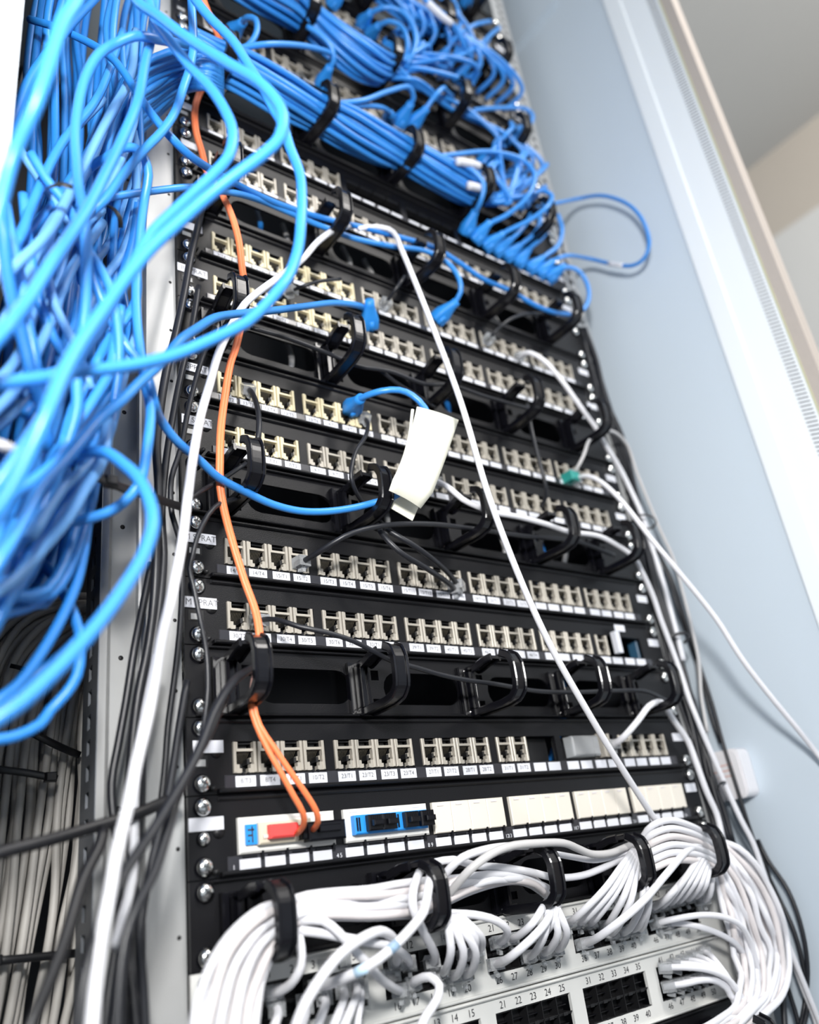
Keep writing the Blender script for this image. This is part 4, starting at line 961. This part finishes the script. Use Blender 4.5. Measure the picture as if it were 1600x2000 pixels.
# ---------- black leads
BK = [
('black cable running from the 30/T2 ports across four manager rings', 3.4, [(500,1212,3),(515,1210,12),(540,1210,24),(585,1224,36),(637,1235,42),(690,1252,44),(735,1275,42),(770,1293,38),(809,1303,34),(865,1319,30),(910,1328,30),(962,1335,30),(1001,1342,28),(1050,1350,24),(1120,1352,24),(1207,1349,26),(1260,1350,26),(1302,1368,22)]),
('black cable rising from port 15/T2 in a long arch to the right', 4.0, [(582,1102,3),(600,1092,14),(630,1074,28),(672,1048,40),(725,1031,44),(777,1024,44),(847,1024,40),(910,1031,34),(980,1041,30),(1032,1048,28),(1085,1052,28),(1130,1058,26),(1200,1085,20)]),
('black cable sagging from the paper tag ring to the 15/T14 port, lower of two', 4.2, [(738,1025,30),(746,1042,36),(777,1075,42),(830,1108,38),(872,1136,20),(892,1154,3)]),
('black cable sagging from the paper tag ring to the 15/T14 port, upper of two', 4.2, [(742,1020,30),(765,1040,38),(800,1060,42),(845,1092,38),(880,1124,18),(898,1148,3)]),
('short black cable hanging from port 13/T3 into the ring below', 4.0, [(482,758,3),(490,764,12),(502,792,26),(506,830,36),(503,865,36),(496,890,28)]),
('thin black cable hanging past port 14/T3 into the tagged ring', 3.2, [(708,812,3),(718,824,12),(714,852,26),(693,887,34),(686,933,36),(697,964,30),(712,986,20)]),
('dark cable hanging over the 22 row near the right side', 3.8, [(1030,790,14),(1033,812,22),(1041,852,28),(1053,898,28),(1064,940,26),(1067,968,20),(1057,989,8)]),
('thin black cable drooping from the first ring to the left of the 14/T4 row', 3.0, [(480,905,30),(445,929,34),(410,950,40),(385,964,46),(358,985,50)]),
('black cable looping from the ring down beside the left screws', 3.0, [(475,965,28),(459,975,34),(431,982,40),(406,1006,44),(385,1050,44),(375,1090,42),(370,1110,40),(378,1145,40),(390,1205,40),(403,1272,38),(406,1347,38),(401,1396,38),(394,1440,40)]),
('thick black cable from the first ring sweeping down to the bottom left', 5.0, [(500,1302,30),(484,1310,40),(462,1325,50),(440,1352,60),(415,1397,66),(395,1450,70),(368,1506,74),(337,1560,78),(297,1625,82),(250,1694,90),(212,1769,96),(187,1837,100),(165,1920,104),(150,2040,106)]),
('black cable slanting from the blank tagged ear down to the bottom left', 4.6, [(440,1360,44),(405,1440,56),(375,1494,62),(345,1560,66),(328,1620,70),(300,1706,76),(268,1769,80),(244,1837,82),(232,1931,84),(226,2040,86)]),
('black cable descending beside the left screws from the upper rows', 5.4, [(400,380,14),(385,450,16),(374,495,18),(360,572,20),(343,653,22),(324,730,24),(313,800,24),(306,870,24),(310,960,22),(306,1060,20),(302,1160,18),(290,1260,16),(270,1360,14),(258,1460,12),(250,1560,12),(244,1680,14),(246,1800,20),(240,1900,24),(236,2040,26)]),
('black cable swinging out from the ears and in again on the steel post', 4.6, [(388,560,10),(375,640,14),(352,740,18),(335,830,20),(322,920,20),(316,1010,20),(320,1080,18),(312,1180,18),(296,1290,16),(286,1400,14),(276,1500,14),(268,1600,14),(262,1760,16),(262,1900,20),(258,2040,22)]),
('thin black cable hugging the left edge of the panels', 3.6, [(420,640,20),(395,700,24),(370,790,26),(352,880,24),(335,935,22),(336,1005,20),(350,1050,16),(356,1110,14),(352,1220,14),(340,1330,14),(328,1420,14),(322,1500,14),(310,1600,14),(296,1700,16)]),
('black cable in the tied group on the steel post, leftmost', 4.6, [(296,1100,10),(280,1180,10),(262,1270,10),(248,1360,8),(232,1450,6),(218,1530,6),(222,1600,8),(238,1700,10),(230,1820,16),(214,1930,22),(200,2040,26)]),
('black cable in the tied group, just right of the leftmost', 4.6, [(300,1180,14),(290,1280,12),(275,1380,10),(262,1460,8),(250,1540,10),(244,1610,12),(236,1720,14),(250,1850,18),(262,1960,22),(270,2040,24)]),
('black cable from the ears swinging behind the thick one at lower left', 4.4, [(365,1330,14),(350,1420,18),(338,1500,22),(325,1570,26),(305,1650,32),(285,1740,36),(272,1830,38),(280,1930,36),(285,2040,36)]),
('thin black wire hanging at the upper right beside the rings', 1.6, [(1085,430,16),(1098,480,16),(1110,540,16),(1122,592,14)]),
('black cable hanging in the upper rows below the long blue pair', 3.4, [(790,540,28),(775,562,26),(758,585,12),(748,600,3)]),
('dark cable arching from the 7/T6 ports towards centre', 3.0, [(560,572,3),(590,560,18),(620,550,24),(665,545,20)]),
('dark cable running level in the oval slot manager from the second ring', 3.6, [(490,640,22),(560,660,24),(640,690,26),(700,715,26),(760,725,28),(830,750,28),(880,752,26),(950,775,24),(1040,800,22)]),
('grey black cable below the blue lead in the upper right ports', 3.4, [(950,668,3),(965,650,16),(990,628,24),(1020,615,24),(1060,612,20)]),
('black cable crossing the manager slots behind the plugged blue lead', 3.4, [(740,720,24),(770,745,22),(810,770,18),(850,795,14)]),
]
for lab, d, pts in BK:
    m = BLACKC; st = 'clear' if pts[0][2] == 3 else None; en = 'clear' if pts[-1][2] == 3 else None
    cable('patch_cable', lab, CT, pts, d, m, start=st, end=en, step=6)
RB = [(1130,640),(1150,700),(1172,780),(1200,850),(1222,930),(1240,1010),(1256,1090),(1272,1160),(1292,1230),(1312,1300),(1335,1370),(1352,1440),(1370,1510),(1388,1580),(1408,1650)]
for i in range(6):
    r = random.Random(40+i); dx = [-6, 0, 6, 12, 18, 24][i]
    pts = [(x+dx*(.6+.4*j/14)+r.uniform(-4, 4), y, -2+i*2) for j, (x, y) in enumerate(RB)]
    cable('patch_cable', 'black cable running down the right ears of the panels', CT, pts, 4.6, BLACKC, 'black cables down the right ears', step=9, n=8)
RK = [
('black cable down the wall side, passing in front of the white power adapter', 3.6, [(1275,1060,0),(1312,1130,0),(1335,1200,2),(1362,1285,4),(1390,1370,6),(1412,1450,8),(1437,1530,10),(1462,1610,10),(1487,1680,10),(1520,1750,12),(1552,1820,12),(1572,1900,12),(1578,1960,12),(1560,2040,12)]),
('black cable down the wall side ending at the white power adapter', 3.4, [(1265,1040,0),(1300,1110,0),(1322,1180,0),(1350,1260,-2),(1372,1330,-6),(1390,1400,-8),(1408,1452,-10)]),
('thick black cable leaving below the white power adapter', 5.0, [(1422,1508,-6),(1432,1560,0),(1448,1600,4),(1470,1640,6),(1495,1690,8),(1510,1760,8),(1524,1840,8),(1528,1920,8),(1535,2040,8)]),
('grey cable close to the post right of the white vertical ones', 3.0, [(1310,1130,-4),(1335,1200,-2),(1358,1280,-2),(1368,1350,-2),(1378,1420,-2),(1390,1500,-2)]),
('black cable swinging out to the wall at the bottom right', 3.8, [(1480,1640,4),(1500,1680,6),(1540,1740,8),(1568,1820,8),(1578,1900,8),(1572,1960,8),(1556,2040,8)]),
('black cable crossing under the bottom right bundle', 3.8, [(1520,1860,6),(1536,1920,6),(1552,1970,6),(1570,2040,6)]),
]
for lab, d, pts in RK:
    cable('patch_cable', lab, CT, pts, d, GREYL if lab.startswith('grey') else BLACKC, step=7)
cable('patch_cable', 'white cable hanging inside the right post beside the black ones', CT, [(1288,1100,-4),(1298,1160,-4),(1310,1220,-4),(1326,1290,-2),(1345,1350,0),(1362,1410,2)], 4.6, GREYL, step=7)

# ---------- grey bundle at the bottom left, behind the post
r = random.Random(21)
for i in range(24):
    x = -112+5.35*i; y = 112+r.uniform(-5, 5)+(5 if i % 2 else -3); bend = 30+22*(i/23)
    pts = [(x-26+r.uniform(-3, 3), y+4, -80), (x-12+r.uniform(-2, 2), y, -20), (x-4+r.uniform(-3, 3), y-2, 40), (x+r.uniform(-3, 3), y, 100), (x+2+r.uniform(-2, 2), y, 150), (x+10+r.uniform(-2, 2), y+2, 195-.4*i), (x+bend, y+14, 232-1.2*i), (x+bend+50, y+36, 256-1.4*i), (x+bend+110, y+60, 262-1.2*i)]
    cable('patch_cable', 'grey cable in the tied bundle hanging behind the steel post at bottom left', CT, pts, 5.2, GREYC, 'grey cables in the tied bundle', world=True, step=9, n=8)
for i in range(18):
    x = -110+7*i; y = 124+r.uniform(-4, 4)
    pts = [(x-20+r.uniform(-4, 4), y, -80), (x-10+r.uniform(-4, 4), y, 0), (x+r.uniform(-5, 5), y, 90), (x+4+r.uniform(-5, 5), y, 170), (x+14+r.uniform(-5, 5), y+5, 215), (x+60, y+24, 250), (x+120, y+44, 252)]
    cable('patch_cable', 'grey cable in the back layer of the tied bundle at bottom left', CT, pts, 5.2, GREYC, 'grey cables in the back layer of the bundle', world=True, step=9, n=8)

# ---------- ties and straps
def strap(lab, pts, wdt=4, name='cable_tie', head=None, m=STRAP, flat=.35):
    P = [at(*p) for p in pts]; S = spline(P, 4); mb = MB(); mb.sweep(S, wdt/2, 8, 0, flat=flat, up=(0, 1, 0))
    if head is not None:
        c = S[int(head*(len(S)-1))]; mb.box(c.x-3.4, c.x+3.4, c.y-4, c.y+2, c.z-2.8, c.z+2.8, 0, .8)
    o = mb.build(name, m, None, origin=tuple(P[0])); tag(o, lab, 'cable tie'); return o
strap('black tie round the grey bundle below mid height, at the left edge', [(-20,1877,-96),(0,1876,-94),(75,1869,-94),(147,1862,-94)], 4.6, head=.12)
strap('black tie slanting over the grey bundle with its tail pointing right', [(-20,1500,-98),(0,1503,-96),(55,1510,-94),(112,1521,-92)], 4.6, head=.93)
strap('black tie over the grey bundle just under the lowest blue loop', [(60,1430,-90),(85,1443,-90),(120,1460,-92),(156,1475,-94)], 4.8, head=.1)
strap('short black tie across the bend of the grey cables', [(20,1300,-96),(45,1306,-94),(60,1315,-92)], 3.0)
strap('long black strap stretched level across the grey bundle and steel post', [(-20,1672,40),(0,1665,40),(94,1641,38),(187,1614,34),(266,1590,30),(328,1562,26),(350,1548,20)], 6.0, flat=.6)
strap('black strap dropping from the level strap down to the bottom left corner', [(203,1616,40),(195,1650,44),(162,1719,50),(125,1844,60),(90,1935,66),(62,2000,70),(50,2050,72)], 6.0, flat=.7)
strap('black tie with a square head holding cables to the steel post at mid height', [(175,922,80),(190,931,78),(215,942,72),(245,955,64),(297,970,50),(335,984,36),(362,992,24)], 6.4, head=.22)
strap('thin black tie lost in the blue mass below the long diagonal', [(95,366,410),(110,361,408),(125,360,408),(142,366,410)], 3.4)
strap('thin black tie curved at the post below the blue mass', [(205,400,470),(222,408,468),(234,425,468),(236,445,470)], 3.0)
strap('black tie loop sticking out of the right cable run at mid height', [(1235,1010,12),(1252,1006,20),(1272,1008,26),(1282,1020,26),(1272,1032,20),(1255,1030,12)], 2.6)
strap('black tie with curled tail on the white cable at the right', [(1300,1248,10),(1318,1240,18),(1338,1236,24),(1346,1243,24),(1336,1256,20)], 3.0)
strap('black tie holding the white cables low on the right', [(1402,1540,12),(1408,1530,20),(1418,1528,18)], 2.6)

# ---------- paper tag folded over the blue lead
A = [at(815,794,74), at(896,820,70), at(858,934,66), at(822,992,58), at(763,962,62), at(800,870,70)]
mb = MB()
rows = [(at(815,794,74), at(896,820,72)), (at(806,832,76), at(884,856,73)), (at(799,868,77), at(872,892,73)), (at(785,904,75), at(858,930,71)), (at(768,935,70), at(846,962,67)), (at(760,958,63), at(822,993,61))]
n = len(rows); vs = []
for q in range(7):
    f = q/6
    for a, b in rows: vs.append(a*(1-f)+b*f+Vector((0, -1.2*math.sin(math.pi*f), 0)))
fr = len(vs); vs2 = [v+Vector((0, .5, 0)) for v in vs]
fs = []
for q in range(6):
    for i in range(n-1):
        a = q*n+i; fs.append((a, a+1, a+n+1, a+n)); fs.append((fr+a, fr+a+n, fr+a+n+1, fr+a+1))
for q in range(6): fs.append((q*n, q*n+n, fr+q*n+n, fr+q*n)); fs.append((q*n+n-1, fr+q*n+n-1, fr+q*n+2*n-1, q*n+2*n-1))
for i in range(n-1): fs.append((i, fr+i, fr+i+1, i+1)); a = 6*n+i; fs.append((a, a+1, fr+a+1, fr+a))
pt = thing('paper_tag', 'cream paper tag folded over the sagging blue cable at centre', 'paper tag', W(*rows[0][0]))
mb.add(vs+vs2, fs, 0, True); mb.build('front_flap', PAPER, pt, origin=tuple(rows[0][0]))
mb = MB(); b0 = [at(764,962,52), at(820,985,52), at(806,1017,46), at(763,992,48)]
mb.add(b0+[v+Vector((0, .5, 0)) for v in b0], [(0, 1, 2, 3), (7, 6, 5, 4), (0, 4, 5, 1), (1, 5, 6, 2), (2, 6, 7, 3), (3, 7, 4, 0)], 0)
mb.build('back_flap', PAPER, pt, origin=tuple(rows[0][0]))
mb = MB(); mb.sweep(spline([at(806,800,66), at(800,850,62), at(790,890,60), at(770,940,56)], 5), 1.2, 8, 0); mb.build('fold_edge', PAPER, pt, origin=tuple(rows[0][0]))

# ---------- white power adapter on the side wall
c = Vector((531, 5, 80))
mb = MB()
def rbox(mb, c, hx, hy, hz, r, mi=0, n=5):
    P = []
    for sx, sy, a0 in ((1, 1, 0), (-1, 1, 90), (-1, -1, 180), (1, -1, 270)):
        for q in range(n+1):
            a = math.radians(a0+90*q/n); P.append((c[1]+sx*(hy-r)+r*math.cos(a), c[2]+sy*(hz-r)+r*math.sin(a)))
    mb.prism(P, 'x', c[0]-hx, c[0]+hx, mi)
rbox(mb, c, 8.5, 25, 22, 6); rbox(mb, c+Vector((-8.6, 0, 0)), .8, 23, 20, 5)
ad = thing('power_adapter', 'white power adapter on the pale side wall behind black cables', 'power adapter', W(*c))
mb.build('adapter_body', ADPT, ad, origin=tuple(c))
mb = MB()
for q in range(3): mb.box(c.x-9.8, c.x-9.3, c.y-16, c.y+2+4*(q % 2), c.z+8-q*5, c.z+9-q*5)
mb.build('print_lines', PINK, ad, origin=tuple(c))
# white grey blobs of cable seen through the slots
for i, (x, z) in enumerate([(92, 9*U+20), (98, 12*U+18), (72, 12*U+22), (165, 12*U+20), (190, 12*U+14), (260, 9*U+20), (300, 6*U+16), (170, 6*U+22), (350, 6*U+20), (385, 7*U-12), (355, 12*U+16), (340, 3*U+20)]):
    mb = MB(); mb.sweep(spline([(x-8, 40, z-50), (x, 20, z-12), (x+3, 16, z+6), (x+14, 38, z+50)], 6), 2.6, 8, 0)
    o = mb.build('patch_cable', [GREYL, BLUEB][i % 3 == 2], None, origin=(x, 20, z)); tag(o, 'cable glimpsed behind the manager slots', 'cable', 'cables behind the slots')
